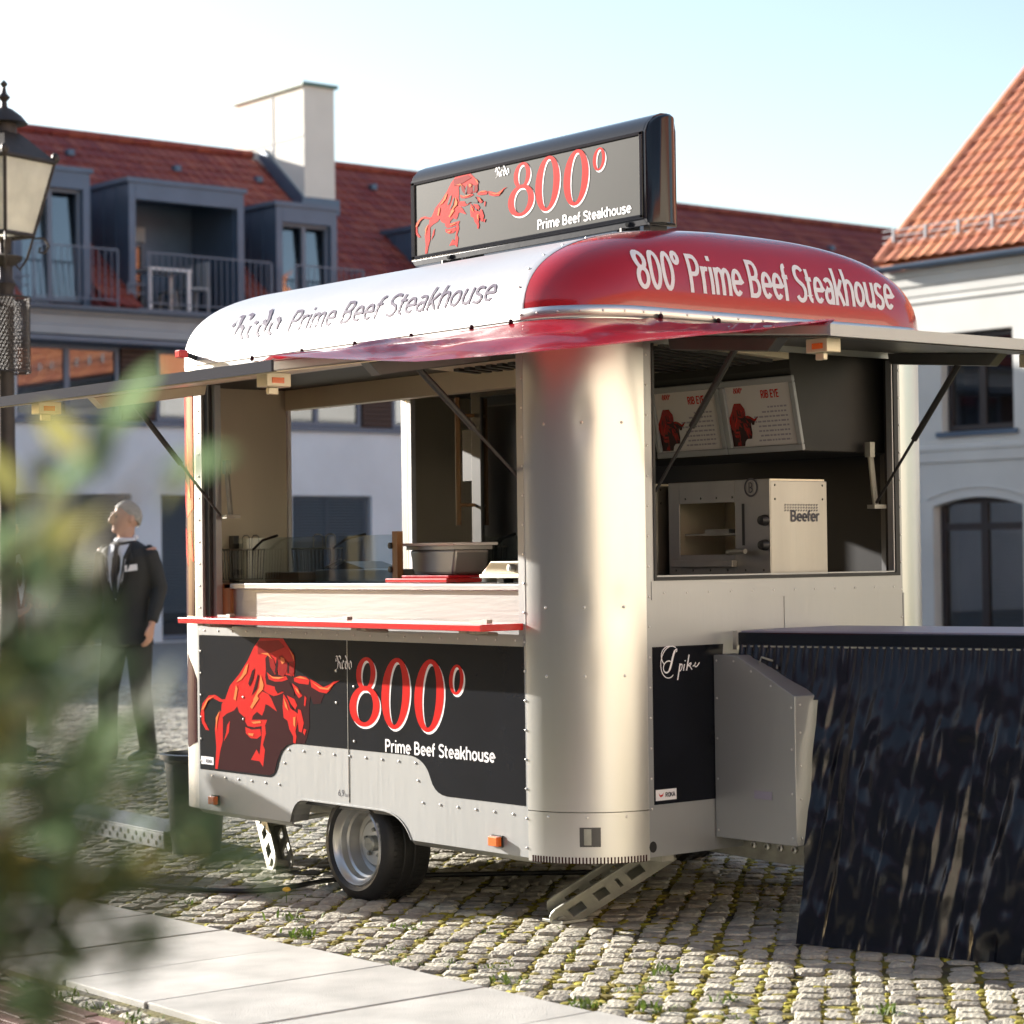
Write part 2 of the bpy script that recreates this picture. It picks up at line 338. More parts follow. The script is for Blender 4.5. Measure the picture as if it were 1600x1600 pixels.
# bull emblem, traced outline shapes (drawing units, y down)
BULL = [('D', [(720, 105), (940, 108), (1000, 200), (1050, 270), (1057, 380), (1045, 470), (1130, 468), (1200, 492), (1330, 572), (1430, 520), (1485, 512), (1430, 550), (1395, 605), (1340, 640), (1300, 735), (1230, 740), (1205, 660), (1192, 760), (1195, 960), (1170, 1060), (1150, 1119), (1030, 1119), (980, 1130), (920, 1190), (880, 1300), (858, 1400), (810, 1424), (560, 1395), (310, 1362), (330, 1200), (350, 1000), (345, 860), (390, 690), (520, 450), (600, 320), (660, 190)]),
 ('R', [(720, 105), (940, 108), (1000, 200), (1048, 270), (1055, 340), (1045, 470), (985, 460), (930, 450), (900, 460), (870, 350), (850, 300), (800, 260), (770, 300), (775, 400), (770, 480), (780, 550), (860, 572), (865, 600), (890, 640), (930, 615), (948, 625), (900, 650), (850, 662), (800, 640), (740, 600), (720, 640), (640, 700), (600, 780), (575, 870), (520, 820), (500, 760), (470, 800), (400, 830), (345, 880), (350, 740), (385, 690), (430, 560), (520, 450), (600, 320), (660, 190)]),
 ('R', [(640, 700), (740, 615), (800, 645), (830, 690), (850, 740), (882, 810), (800, 750), (772, 740), (760, 800), (738, 850), (690, 812), (652, 850), (640, 890), (788, 890), (768, 945), (660, 962), (600, 950), (573, 900), (590, 790)]),
 ('R', [(578, 960), (640, 985), (722, 978), (732, 1040), (690, 1072), (630, 1066), (584, 1020)]),
 ('R', [(735, 945), (768, 945), (776, 1020), (747, 1130), (767, 1180), (749, 1342), (715, 1288), (632, 1275), (686, 1175), (716, 1228), (735, 1060)]),
 ('R', [(345, 800), (362, 880), (362, 1090), (337, 1190), (312, 1362), (288, 1360), (300, 1150), (286, 980), (302, 860)]),
 ('R', [(392, 690), (355, 695), (290, 650), (228, 655), (168, 730), (148, 830), (163, 920), (198, 985), (232, 992), (186, 900), (182, 800), (217, 712), (270, 682), (330, 715), (372, 722)]),
 ('R', [(430, 900), (420, 1010), (372, 1100), (395, 1010), (405, 940)]),
 ('R', [(785, 430), (830, 470), (900, 482), (970, 470), (988, 502), (930, 522), (860, 522), (805, 500)]),
 ('R', [(1045, 488), (1100, 468), (1160, 478), (1196, 508), (1186, 552), (1100, 542), (1050, 522)]),
 ('R', [(1202, 500), (1260, 530), (1330, 577), (1390, 552), (1430, 522), (1487, 514), (1430, 547), (1395, 602), (1360, 637), (1290, 622), (1215, 577)]),
 ('R', [(945, 640), (985, 700), (1010, 775), (1050, 805), (1088, 835), (1080, 930), (1060, 1000), (1072, 1052), (1062, 1119), (1040, 1112), (1040, 1050), (1003, 980), (985, 900), (948, 870), (938, 760)]),
 ('R', [(978, 655), (1050, 690), (1078, 750), (1060, 792), (1020, 742)]), ('R', [(1085, 788), (1112, 798), (1142, 920), (1122, 1012), (1094, 1002), (1084, 900)]),
 ('R', [(1028, 538), (1082, 580), (1127, 660), (1095, 684), (1060, 632)]), ('R', [(1150, 658), (1167, 680), (1156, 762), (1143, 750)]), ('R', [(1142, 975), (1167, 985), (1150, 1042), (1133, 1010)]),
 ('E', [(900, 280), (935, 268), (985, 330), (980, 420), (945, 478), (905, 455), (888, 380)]), ('E', [(805, 275), (850, 300), (880, 420), (866, 460), (820, 380)]), ('E', [(1000, 330), (1045, 330), (1050, 430), (1020, 480), (1000, 440)]), ('E', [(700, 135), (900, 125), (960, 190), (830, 245), (700, 260)]),
 ('D', [(645, 420), (672, 395), (655, 500), (622, 570), (608, 540)]), ('D', [(700, 450), (712, 470), (690, 590), (640, 660), (670, 560)]), ('D', [(884, 285), (896, 340), (884, 440), (862, 435)]), ('D', [(985, 330), (1002, 345), (1000, 440), (984, 450)]), ('D', [(865, 565), (890, 545), (1000, 530), (1050, 610), (1050, 660), (1000, 640), (945, 612), (895, 632)]), ('D', [(1005, 725), (1030, 760), (1040, 800), (1015, 780)]),
 ('O', [(585, 372), (610, 345), (592, 440), (540, 505), (492, 530), (548, 460)]), ('O', [(490, 555), (508, 590), (488, 705), (468, 690)]), ('O', [(728, 455), (757, 555), (748, 600), (705, 645), (650, 745), (660, 690), (715, 580)]), ('O', [(628, 765), (690, 655), (712, 685), (645, 785)]),
 ('O', [(640, 910), (725, 900), (730, 920), (660, 928)]), ('O', [(608, 1018), (662, 1022), (652, 1047), (615, 1037)]), ('O', [(298, 870), (335, 800), (312, 900), (300, 1005)]), ('O', [(800, 450), (850, 478), (960, 478), (900, 498), (845, 490)]), ('O', [(1060, 482), (1120, 474), (1184, 502), (1120, 492)]), ('O', [(1215, 522), (1300, 575), (1370, 587), (1430, 538), (1380, 603), (1300, 592)]),
 ('O', [(1042, 868), (1064, 860), (1062, 960), (1044, 940)]), ('O', [(950, 678), (978, 740), (995, 805), (965, 765)]), ('O', [(730, 250), (800, 246), (838, 305), (795, 268)]), ('O', [(160, 790), (215, 690), (290, 655), (225, 700), (180, 790)]), ('O', [(922, 285), (955, 300), (965, 335), (935, 355), (922, 320)]), ('O', [(1000, 205), (1048, 275), (1053, 330), (1030, 270)]), ('O', [(1060, 580), (1090, 600), (1110, 650), (1080, 620)])]
def clip(poly, ax, val, keep):
    out = []
    for i in range(len(poly)):
        a, b = poly[i-1], poly[i]; ia = (a[ax]-val)*keep >= 0; ib = (b[ax]-val)*keep >= 0
        if ia != ib:
            t = (val-a[ax])/(b[ax]-a[ax]); out.append((a[0]+(b[0]-a[0])*t, a[1]+(b[1]-a[1])*t))
        if ib: out.append(b)
    return out
BKEYS = {'D': 0, 'R': 1, 'E': 2, 'O': 3}
def bull(mb, fm, f, d, box=None, first=0):
    for i, (c, pl) in enumerate(BULL):
        if i < first: continue
        P = [fm(x, y) for x, y in pl]
        if box:
            for ax, val, kp in box: P = clip(P, ax, val, kp) if len(P) > 2 else P
        if len(P) > 2: mb.k = BKEYS[c]; mb.flat(P, f, d+i*.00006)
    mb.k = 0
BM = [MAROON, REDV, REDD, ORANGE]
def wall_holes(mb, u0, u1, z0, z1, holes, f, d0, d1):
    us = sorted({u0, u1, *[h[0] for h in holes], *[h[1] for h in holes]}); zs = sorted({z0, z1, *[h[2] for h in holes], *[h[3] for h in holes]})
    us = [u for u in us if u0 <= u <= u1]; zs = [z for z in zs if z0 <= z <= z1]
    for a, b in zip(us, us[1:]):
        run = None
        for c, e in zip(zs, zs[1:]):
            mu, mz = (a+b)/2, (c+e)/2; hit = any(h[0] < mu < h[1] and h[2] < mz < h[3] for h in holes)
            if not hit: run = (run[0], e) if run else (c, e)
            if hit and run: mb.prism([(a, run[0]), (b, run[0]), (b, run[1]), (a, run[1])], d0, d1, f); run = None
        if run: mb.prism([(a, run[0]), (b, run[0]), (b, run[1]), (a, run[1])], d0, d1, f)
def many(name, tv, tf, mats4, material, parent=None, **props):
    V = []; F = []; n = len(tv[0]) if isinstance(tv[0][0], (tuple, list, Vector)) else len(tv)
    for M, k in mats4:
        o = len(V); V += [tuple(M @ Vector(p)) for p in tv[k]]; F += [tuple(i+o for i in f) for f in tf[k]]
    me = bpy.data.meshes.new(name); me.from_pydata(V, [], F); me.materials.append(material)
    o = bpy.data.objects.new(name, me); COL.objects.link(o)
    if parent:
        o.parent = parent
        if parent.parent is None: o.location = -parent.location
    for k, v in props.items(): o[k] = v
    return o
def project(P):
    d = Vector(P)-CAMP; z = d.dot(FWD)
    return (800+3548.6*d.dot(RGT)/max(z, .01), 800-3548.6*d.dot(UPV)/max(z, .01), z)

# ------------------------------------------------------------ food trailer
L_, W_, R_, ZB, ZT = 2.93, 2.03, .314, .285, 2.258
FL = lambda u, v, d: (u, -d, v)
EN = lambda u, v, d: (d, u, v)
def CN(u, v, d):      # near rounded corner; u = degrees from the long side (0) to the end (90)
    a = radians(u-90); return (-R_+(R_+d)*cos(a), R_+(R_+d)*sin(a), v)
def CL(u, v, d):      # left front corner; u degrees from long side (0) to the left end (90)
    a = radians(-90-u); return (-L_+R_+(R_+d)*cos(a), R_+(R_+d)*sin(a), v)
TR = thing('food_trailer', (-1.46, 1.0, 0), 'aluminium food trailer with red domed roof end and open serving flaps on the cobbles', 'food trailer')
def sheet(name, c, a0, a1, z0, z1, f, material, n=14, dz=1, dents=()):
    mb = MB(); nz = max(2, int((z1-z0)/.06)*dz+1) if dents else 2; P = []; Q = []
    for i in range(n+1):
        for j in range(nz):
            u = a0+(a1-a0)*i/n; z = z0+(z1-z0)*j/(nz-1); d = 0
            for du, zz, dep in dents: d -= dep*math.exp(-(((u-du)/7)**2+((z-zz)/.045)**2))
            P.append(f(u, z, d)); Q.append(f(u, z, d-.012))
    mb.grid(P, n+1, nz); mb.grid(Q, n+1, nz)
    k = (n+1)*nz
    b = [i*nz for i in range(n+1)]+[n*nz+j for j in range(1, nz)]+[i*nz+nz-1 for i in range(n-1, -1, -1)]+[j for j in range(nz-2, 0, -1)]
    mb.f += [(b[i], b[(i+1) % len(b)], k+b[(i+1) % len(b)], k+b[i]) for i in range(len(b))]; mb.mi += [0]*len(b)
    return mb.build(name, material, TR, smooth=50)
DENT = [(45, 1.87, .006), (40, 1.20, .004), (68, 1.19, .004), (48, .95, .0015)]
sheet('corner_sheet', CN, 0, 90, .46, ZT, CN, ALUC, 48, 1, DENT)
low = sheet('corner_skirt', CN, 0, 90, ZB-.01, .457, CN, ALUC, 24)
sheet('corner_sheet', CL, 0, 90, ZB, ZT, CL, ALUC, 20)
for cx, a in ((-L_+R_, 90), (-R_, 0)):
    sheet('corner_sheet', None, 0, 90, ZB, ZT, (lambda u, v, d, cx=cx, a=a: (cx+(R_+d)*cos(radians(u+a)), W_-R_+(R_+d)*sin(radians(u+a)), v)), ALUC, 16)
# corner skirt details: vent slots, latch pocket, round hole
mb = MB()
for i in range(36):
    u = 4+i*2.35; mb.prism([(u, ZB-.012), (u+1.0, ZB-.012), (u+1.0, ZB+.012), (u, ZB+.012)], -.002, .0015, CN)
mb.build('vent_slots', MAROON, low, kind='stuff')
mb = MB(); [mb.prism([(40+q*2, .335), (42+q*2, .335), (42+q*2, .405), (40+q*2, .405)], -.002, .0016, CN) for q in range(7)]; pk = mb.build('latch_pocket', DKSTEEL, low)
mb = MB(); [mb.prism([(43+q*1.2, .342), (44.2+q*1.2, .342), (44.2+q*1.2, .400), (43+q*1.2, .400)], .0014, .007, CN) for q in range(4)]; mb.build('latch', GALV, low)
mb = MB(); mb.prism(arc(.329, .322, .0175, .0205, 0, 350, 18), -.002, .0017, EN); mb.build('round_hole', BLACKM, low)
# long side, lower sheet with wheel arch
arch = [(-1.885, ZB)]+bez([(-1.885, ZB), (-1.86, .384), (-1.78, .384)], 6)[1:]+[(-1.24, .384)]+bez([(-1.24, .384), (-1.09, .384), (-1.035, ZB)], 8)[1:]
poly = [(-2.616, ZB)]+arch+[(-.314, ZB), (-.314, 1.10), (-2.616, 1.10)]
side = MB(); side.prism(poly, -.012, 0, FL); side = side.build('side_skirt_panel', ALU, TR)
mb = MB(); n = len(arch)
for (x0, z0), (x1, z1) in zip(arch, arch[1:]):
    mb.prism([(x0, z0), (x1, z1), (x1, z1+.006), (x0, z0+.006)], -.09, .003, FL)
mb.build('wheel_arch_lip', ALU, side)
for a, b in ((-2.616, -1.885), (-1.035, -.314)):
    mb = MB(); mb.prism([(0, 0), (.02, -.02), (.06, -.028), (.06, -.018), (.024, -.012), (.006, .004)], a, b, lambda u, v, d: (d, u, ZB+v)); mb.build('skirt_lip', ALU, side, smooth=60)
# header above the window, jamb strips
mb = MB(); mb.prism([(-2.616, 2.165), (-.314, 2.165), (-.314, ZT), (-2.616, ZT)], -.012, 0, FL); mb.build('header_panel', ALU, TR)
for x0, x1 in ((-2.616, -2.565), (-.352, -.314)):
    mb = MB(); mb.prism([(x0, 1.10), (x1, 1.10), (x1, 2.165), (x0, 2.165)], -.012, .0015, FL); mb.build('window_jamb', ALU, TR)
mb = MB(); mb.box((-2.565, .012, 1.10), (-2.525, .05, 2.165)); mb.build('seal_strip', BLACKM, TR)
mb = MB(); mb.box((-2.525, .03, 1.10), (-2.50, .06, 2.165)); mb.build('window_inner_frame', ALU, TR)
mb = MB(); mb.prism([(-2.6, 1.058), (-.327, 1.058), (-.327, 1.099), (-2.6, 1.099)], 0, .004, FL); mb.build('trim_strip', ALU, TR)
# end wall
mb = MB(); wall_holes(mb, .314, W_-.314, ZB, ZT, [(.352, 1.70, 1.292, 2.165)], EN, -.012, 0); mb.build('end_wall_panel', ALU, TR)
mb = MB()
for a in (((.338, 1.222), (1.705, 1.2895)), ((1.716, 1.0), (1.722, 1.222)), ((1.03, .99), (1.034, 1.222))):
    (u0, v0), (u1, v1) = a; mb.prism([(u0, v0), (u1, v0), (u1, v1), (u0, v1)], 0, .0025, EN)
mb.build('seam_strip', ALU, TR)
mb = MB()
for u0, u1, v0, v1 in ((.352, .364, 1.304, 2.165), (1.676, 1.70, 1.304, 2.165), (.352, 1.70, 1.292, 1.304)):
    mb.prism([(u0, v0), (u1, v0), (u1, v1), (u0, v1)], -.05, .004, EN)
mb.build('window_rubber_frame', BLACKM, TR)
mb = MB(); mb.prism([(1.667, 1.309), (1.673, 1.309), (1.673, 2.16), (1.667, 2.16)], -.03, 0, EN); mb.prism([(.366, 1.306), (1.672, 1.306), (1.672, 1.311), (.366, 1.311)], -.03, 0, EN); mb.build('window_bright_trim', ALU, TR)
# far side and left end
mb = MB(); mb.box((-L_+.314, W_-.012, ZB), (-.314, W_, ZT)); mb.build('far_side_panel', ALU, TR)
FE = lambda u, v, d: (-L_-d, u, v)
mb = MB(); wall_holes(mb, .314, W_-.314, ZB, ZT, [(.68, 1.372, .40, 2.168)], FE, -.03, 0); mb.build('left_end_panel', ALU, TR)
mb = MB(); mb.prism([(.66, .40), (.679, .40), (.679, 2.165), (.66, 2.165)], -.06, -.03, FE); mb.prism([(1.373, .40), (1.402, .40), (1.402, 2.168), (1.373, 2.168)], -.075, .004, FE); mb.build('door_frame', WHITEV, TR)
# inner lining
mb = MB(); wall_holes(mb, .26, W_-.26, .40, 2.2, [(.68, 1.372, .40, 2.168)], FE, -.045, -.032)
mb.box((-L_+.32, .018, .40), (-.32, .028, 1.09)); mb.box((-.05, .32, .40), (-.035, W_-.32, 1.285))
mb.box((-.34, .02, 1.09), (-.315, .04, 2.165)); mb.build('inner_lining', INNER, TR)
mb = MB(); mb.box((-L_+.3, W_-.05, .40), (-.3, W_-.035, 2.2)); mb.prism([(-.3, W_-.05), (-.06, W_-.26), (-.06, W_-.31), (-.3, W_-.10)], 1.29, 2.18, lambda u, v, d: (u, v, d)); mb.build('far_wall_lining', DARKW, TR)
oct_ = lambda e, c: [(-L_+e, c), (-L_+c, e), (-c, e), (-e, c), (-e, W_-c), (-c, W_-e), (-L_+c, W_-e), (-L_+e, W_-c)]
mb = MB(); mb.prism(oct_(.05, .26), .36, .40, lambda u, v, d: (u, v, d)); mb.build('trailer_floor', DKSTEEL, TR)
mb = MB(); mb.prism(oct_(.04, .24), 2.185, 2.2, lambda u, v, d: (u, v, d)); mb.build('ceiling_lining', HOODM, TR)
mb = MB(); mb.box((-2.86, .64, 2.09), (-.9, .70, 2.184)); mb.build('ceiling_light_bar', INNER, TR)
# roof: arched profile with domed ends
HR, NR, MR = .385, 2.6, 2.7
def lev(th): c = max(0, cos(th)); s = max(0, sin(th)); return W_/2*c**(2/NR), HR*s**(2/NR), R_*c**(2/MR)
XS = -R_; XL = -L_+R_
K = 26; TH = [pi/2*(k/K)**.9 for k in range(K+1)]
P = []; 
for x in (XL, XS):
    pr = [(W_/2-lev(t)[0], ZT+lev(t)[1]) for t in TH]; pr += [(W_-y, z) for y, z in pr[-2::-1]]
    P.append([(x, y, z) for y, z in pr])
mb = MB(); mb.grid(P[0]+P[1], 2, len(P[0])); roof = mb.build('arched_roof', ROOFW, TR, smooth=50, solid=.008)
def dome_pt(th, y):
    b, h, a = lev(th); v = y-W_/2; ry = min(R_, b); e = abs(v)-(b-ry)
    fx = 1 if e <= 0 else sqrt(max(0, 1-(e/ry)**2)); return (XS+a*fx, y, ZT+h)
def dome(sgn, name, m, par=None):
    P = []
    for t in TH:
        b, h, a = lev(t); ry = min(R_, b); ring = [(a*sin(radians(q)), -(b-ry)-ry*cos(radians(q))) for q in range(0, 91, 9)]
        ring += [(a, -(b-ry)+2*(b-ry)*i/16) for i in range(1, 16)]+[(a*cos(radians(q)), (b-ry)+ry*sin(radians(q))) for q in range(0, 91, 9)]
        P.append([((XS+dx) if sgn > 0 else (XL-dx), W_/2+dy, ZT+h) for dx, dy in ring])
    n = len(P[0]); mb = MB(); mb.grid([p for r in P for p in r], len(P), n); return mb.build(name, m, TR, smooth=60, solid=.006)
cap = dome(1, 'red_roof_cap', REDR); dome(-1, 'rear_roof_cap', ROOFW)
mb = MB(); pr = [(W_/2-lev(t)[0], ZT+lev(t)[1]) for t in TH]; pr += [(W_-y, z) for y, z in pr[-2::-1]]
Q = []
for dx, up in ((-.055, .004), (.0, .007), (.012, .004)):
    Q += [(XS+dx, y+(up if y > 1 else -up)*(1-min(1, (z-ZT)/HR)), z+up*min(1, (z-ZT)/HR*1.3)) for y, z in pr]
mb.grid(Q, 3, len(pr)); mb.build('roof_seam_band', ROOFW, TR, smooth=50)
mb = MB(); QP = []
for i in range(45):
    u = i/44; nq = []
    for z, d in ((2.254, .002), (2.258, .007), (2.294, .007), (2.298, .003)):
        if u < .25: p = CN(u/.25*90, z, d)
        elif u < .75: p = EN(R_+(W_-2*R_)*(u-.25)/.5, z, d)
        else: a = radians((u-.75)/.25*90); p = (-R_+(R_+d)*cos(a), W_-R_+(R_+d)*sin(a), z)
        QP.append(p)
mb.grid(QP, 45, 4); mb.build('roof_trim_band', ALUC, TR, smooth=60)
mb = MB(); mb.prism([(-2.6, 2.215), (-.3, 2.215), (-.3, 2.24), (-2.6, 2.24)], 0, .012, FL); mb.prism([(-2.62, 2.282), (-.31, 2.282), (-.31, 2.287), (-2.62, 2.287)], .0, .004, FL); mb.build('roof_drip_rail', ROOFW, TR)
mb = MB(); mb.prism([(.30, 2.205), (1.72, 2.205), (1.72, 2.25), (.30, 2.25)], 0, .014, EN); mb.build('flap_hinge_rail', ALU, TR)
mb = MB(); mb.lathe([(.0, .05), (.07, .045), (.11, .02), (.13, -.02)], 20, Matrix.Translation((-.62, 1.27, 2.655))); mb.build('roof_vent', ROOFW, TR, smooth=40)
# lettering on the roof
def RS(u, v, d):      # long side of roof: u = x, v = arc height coordinate above ZT
    z = min(max(v, .001), HR*.98); th = math.asin(min(1, (z/HR)**(NR/2))); b = lev(th)[0]; return (u, W_/2-b-d*.75, ZT+z+d*.65)
def RE(u, v, d):
    z = min(max(v, .001), HR*.98); th = math.asin(min(1, (z/HR)**(NR/2))); p = dome_pt(th, u); return (p[0]+d*.75, p[1], p[2]+d*.65)
mb = MB(); text(mb, 'Prime Beef Steakhouse', -1.885, .083, 1.40, .095, .0115, RS, .0065, .12, .12); mb.build('roof_lettering', ROOFT, roof)
mb = MB(); redo(mb, -2.36, .083, .40, .075, RS, .0065, .19, .10); mb.build('roof_script', ROOFT, roof)
mb = MB(); text(mb, '800\u00b0 Prime Beef Steakhouse', .298, .102, 1.40, .150, .0175, RE, .006, 0, .1); mb.build('roof_cap_lettering', WHITEV, cap)
# graphics panel on the long side
kp = [(-2.602, .462), (-2.045, .462)]+bez([(-2.045, .462), (-1.985, .462), (-1.965, .53)], 5)[1:]+bez([(-1.965, .53), (-1.93, .616), (-1.82, .616)], 6)[1:]+[(-1.06, .616)]+bez([(-1.06, .616), (-.94, .616), (-.905, .535)], 7)[1:]+bez([(-.905, .535), (-.88, .474), (-.80, .472)], 5)[1:]+[(-.327, .472), (-.327, 1.056), (-2.602, 1.056)]
mb = MB(); mb.prism(kp, 0, .0012, FL); gp = mb.build('graphic_panel', BLACKV, TR)
def fmp(x, y):
    px, py = 290+x/6.1538, 980+y/6.1538
    d = FWD*3548.6+RGT*(px-800)-UPV*(py-800); t = -CAMP.y/d.y; q = CAMP+d*t; return (q.x, q.z)
BULL_W = [(c, [fmp(x, y) for x, y in pl]) for c, pl in BULL]
mb = MB(); bull(mb, fmp, FL, .0020, [(0, -2.6, 1), (1, 1.055, -1)]); mb.build('bull_emblem', BM, gp, recalc=False)
mb = MB(); fig800(mb, -1.438, -.682, .709, .998, FL, .0022); mb.build('logo_figures', [WHITEV, REDV], gp, recalc=False)
mb = MB(); text(mb, 'Prime Beef Steakhouse', -1.20, .620, .70, .050, .0088, FL, .0022); mb.build('panel_lettering', WHITEV, gp, recalc=False)
mb = MB(); redo(mb, -1.535, .940, .115, .034, FL, .0022, .21); mb.build('panel_script', WHITEV, gp, recalc=False)
mb = MB(); mb.prism([(-2.592, .486), (-2.488, .486), (-2.488, .520), (-2.592, .520)], .0012, .0022, FL); stk = mb.build('maker_sticker', WHITEV, gp)
mb = MB(); text(mb, 'ROKA', -2.552, .494, .052, .014, .0035, FL, .0028); mb.build('sticker_lettering', TXT, gp, recalc=False)
mb = MB(); text(mb, '6,9', -1.532, .422, .045, .026, .004, FL, .0008); text(mb, 'bar', -1.482, .422, .036, .014, .0025, FL, .0008); mb.build('tyre_pressure_lettering', TXT, side, recalc=False)
mb = MB(); mb.prism([(-1.4555, .40), (-1.4535, .40), (-1.4535, 1.056), (-1.4555, 1.056)], .0, .0028, FL); mb.build('panel_joint', RIVM, side)
# graphics on the end
mb = MB(); mb.prism([(.338, .474), (.648, .474), (.70, 1.05), (.338, 1.05)], 0, .0012, EN); ep = mb.build('end_graphic_panel', BLACKV, TR)
mb = MB()
sp = lambda pts, w, d: stroke(mb, pts, w, EN, d, False)
S1 = bez([(.452, 1.040), (.462, 1.02), (.425, 1.00), (.425, .985)], 8); 
sp(bez([(.458, 1.028), (.470, 1.052), (.440, 1.045), (.436, 1.005), (.432, .965), (.420, .948), (.400, .955)], 16), [.004]*5+[.009]*8+[.006]*4, .002)
sp(bez([(.400, .955), (.378, .970), (.400, 1.005), (.428, .995)], 10), .004, .0022)
sp(bez([(.455, 1.045), (.40, 1.075), (.352, 1.00), (.370, .955), (.385, .925), (.425, .925), (.440, .945)], 20), .0035, .0024)
sp(bez([(.395, .985), (.375, 1.005), (.37, 1.04), (.405, 1.055), (.43, 1.05)], 12), .0035, .0026)
x0 = .462
sp([(x0, .925), (x0+.014, .985)], .006, .002); sp(bez([(x0+.010, .975), (x0+.03, 1.0), (x0+.028, .955), (x0+.006, .957)], 8), .004, .0022)
sp([(x0+.030, .958), (x0+.036, .982)], .005, .002); sp([(x0+.039, .992), (x0+.040, .996)], .005, .002)
sp([(x0+.046, .958), (x0+.060, 1.016)], .006, .002); sp(bez([(x0+.052, .975), (x0+.078, 1.0), (x0+.072, .972), (x0+.055, .975)], 8), .004, .0022); sp([(x0+.060, .976), (x0+.074, .960)], .004, .0024)
sp(bez([(x0+.078, .972), (x0+.105, .985), (x0+.090, 1.0), (x0+.080, .975), (x0+.085, .950), (x0+.112, .985)], 12), .004, .0026)
mb.build('script_lettering', WHITEV, ep, recalc=False)
mb = MB(); mb.prism([(.345, .488), (.448, .488), (.448, .528), (.345, .528)], .0012, .0022, EN); mb.build('maker_sticker', WHITEV, ep)
mb = MB(); text(mb, 'ROKA', .392, .500, .048, .016, .004, EN, .0028); mb.build('sticker_lettering', TXT, ep, recalc=False)
mb = MB(); mb.flat([(.358, .516), (.366, .508), (.376, .509), (.384, .516), (.379, .504), (.368, .500), (.362, .506)], EN, .0028); mb.build('sticker_emblem', REDV, ep, recalc=False)
def curved(mb, poly, d0, d1, f, st=4):
    u0, u1 = min(p[0] for p in poly), max(p[0] for p in poly); u = u0
    while u < u1-1e-6:
        q = clip(clip(poly, 0, u, 1), 0, min(u+st, u1), -1)
        if len(q) > 2: mb.prism(q, d0, d1, f)
        u += st
# red print on the left front corner
mb = MB()
mb.k = 0; curved(mb, [(0, 1.14), (0, 2.18), (8, 2.235), (26, 2.245), (34, 2.19), (40, 2.10), (60, 2.05), (60, 1.30), (45, 1.20), (30, 1.14)], .0008, .0018, lambda u, v, d: CL(u+4, v, d))
for pl in ([(4, 1.62), (4, 2.18), (12, 2.235), (29, 2.24), (36, 2.15), (38, 1.9), (30, 1.66), (18, 1.58)], [(4, 1.38), (8, 1.52), (14, 1.50), (10, 1.40)], [(16, 1.36), (20, 1.52), (26, 1.54), (24, 1.42)]):
    mb.k = 1; curved(mb, pl, .0019, .0027, CL)
for pl in ([(10, 1.66), (14, 1.92), (20, 2.02), (16, 1.90), (14, 1.68)], [(22, 1.7), (26, 1.86), (31, 1.9), (27, 1.78)]):
    mb.k = 3; curved(mb, pl, .0028, .0034, CL)
for pl in ([(8, 1.66), (11, 1.78), (20, 1.82), (26, 1.76), (14, 1.72)], ):
    mb.k = 0; curved(mb, pl, .0035, .0040, CL)
mb.build('corner_print', BM, TR)
mb = MB(); mb.k = 0; curved(mb, [(2, .58), (2, .86), (10, .92), (22, .97), (30, .80), (44, .66), (44, .58), (20, .55)], .0008, .0018, CL); mb.build('corner_print', BM, TR)
# rivets
rv = MB()
def riv(p, nrm, r=.0062):
    T = Matrix.Translation(p) @ Vector(nrm).to_track_quat('Z', 'Y').to_matrix().to_4x4()
    rv.lathe([(r, -.001), (r*.8, r*.5), (r*.02, r*.75)], 7, T)
def rline(a, b, n, nrm, r=.0062):
    for i in range(n): riv(Vector(a).lerp(Vector(b), i/max(1, n-1)), nrm, r)
N0 = (0, -1, 0); N1 = (1, 0, 0)
rline((-2.50, 0, .437), (-1.965, 0, .437), 6, N0); riv((-1.925, 0, .53), N0); rline((-1.89, 0, .588), (-1.0, 0, .588), 9, N0); riv((-.985, 0, .52), N0); rline((-.955, 0, .437), (-.40, 0, .437), 6, N0)
rline((-2.55, -.004, 1.078), (-.37, -.004, 1.078), 20, N0, .005); rline((-2.5, 0, 2.264), (-.37, 0, 2.264), 17, N0, .005)
for x in (-2.59, -.321): rline((x, -.0015, .32 if x > -1 else .5), (x, -.0015, 2.15), 18, N0, .005)
for y in (.326, 1.709): rline((.0005, y, .46), (.0005, y, 2.12), 16, N1, .005)
rline((.0025, .40, 1.247), (.0025, 1.66, 1.247), 12, N1, .004)
for z in (1.87, 1.20, .95, .44):
    for u in (18, 45, 72): riv(CN(u, z, 0), Vector(CN(u, z, 1))-Vector(CN(u, z, 0)), .006)
for z in (.93, .80): riv((-1.535, -.0012, z), N0)
for p in ((-2.24, .795), (-2.24, .70), (-1.41, .87), (-1.41, .65)): riv((p[0], -.002, p[1]), N0, .006)
for u in range(0, 91, 15): riv(CN(u, 2.277, .007), Vector(CN(u, 2, 1))-Vector(CN(u, 2, 0)), .005)
rline((.0075, .4, 2.277), (.0075, 1.6, 2.277), 10, N1, .005)
for k in range(7):
    t = TH[3+k*3]; b, h, a = lev(t); riv((XS-.03, W_/2-b-.006, ZT+h+.004), (0, -1, .6), .005)
rv.build('rivet_heads', RIVM, TR, kind='stuff')
# counter shelf
mb = MB(); mb.box((-2.45, -.20, 1.117), (-.328, .035, 1.142)); sh = mb.build('counter_shelf', REDSHELF, TR, bevel=.003)
for x in (-.46, -1.15, -2.3):
    mb = MB(); mb.tube([(x, -.02, 1.10), (x+.0, -.13, 1.108), (x, -.165, 1.114)], .008, 6); mb.box((x-.05, -.16, 1.106), (x+.05, -.10, 1.117)); mb.build('shelf_bracket', GALV, sh)
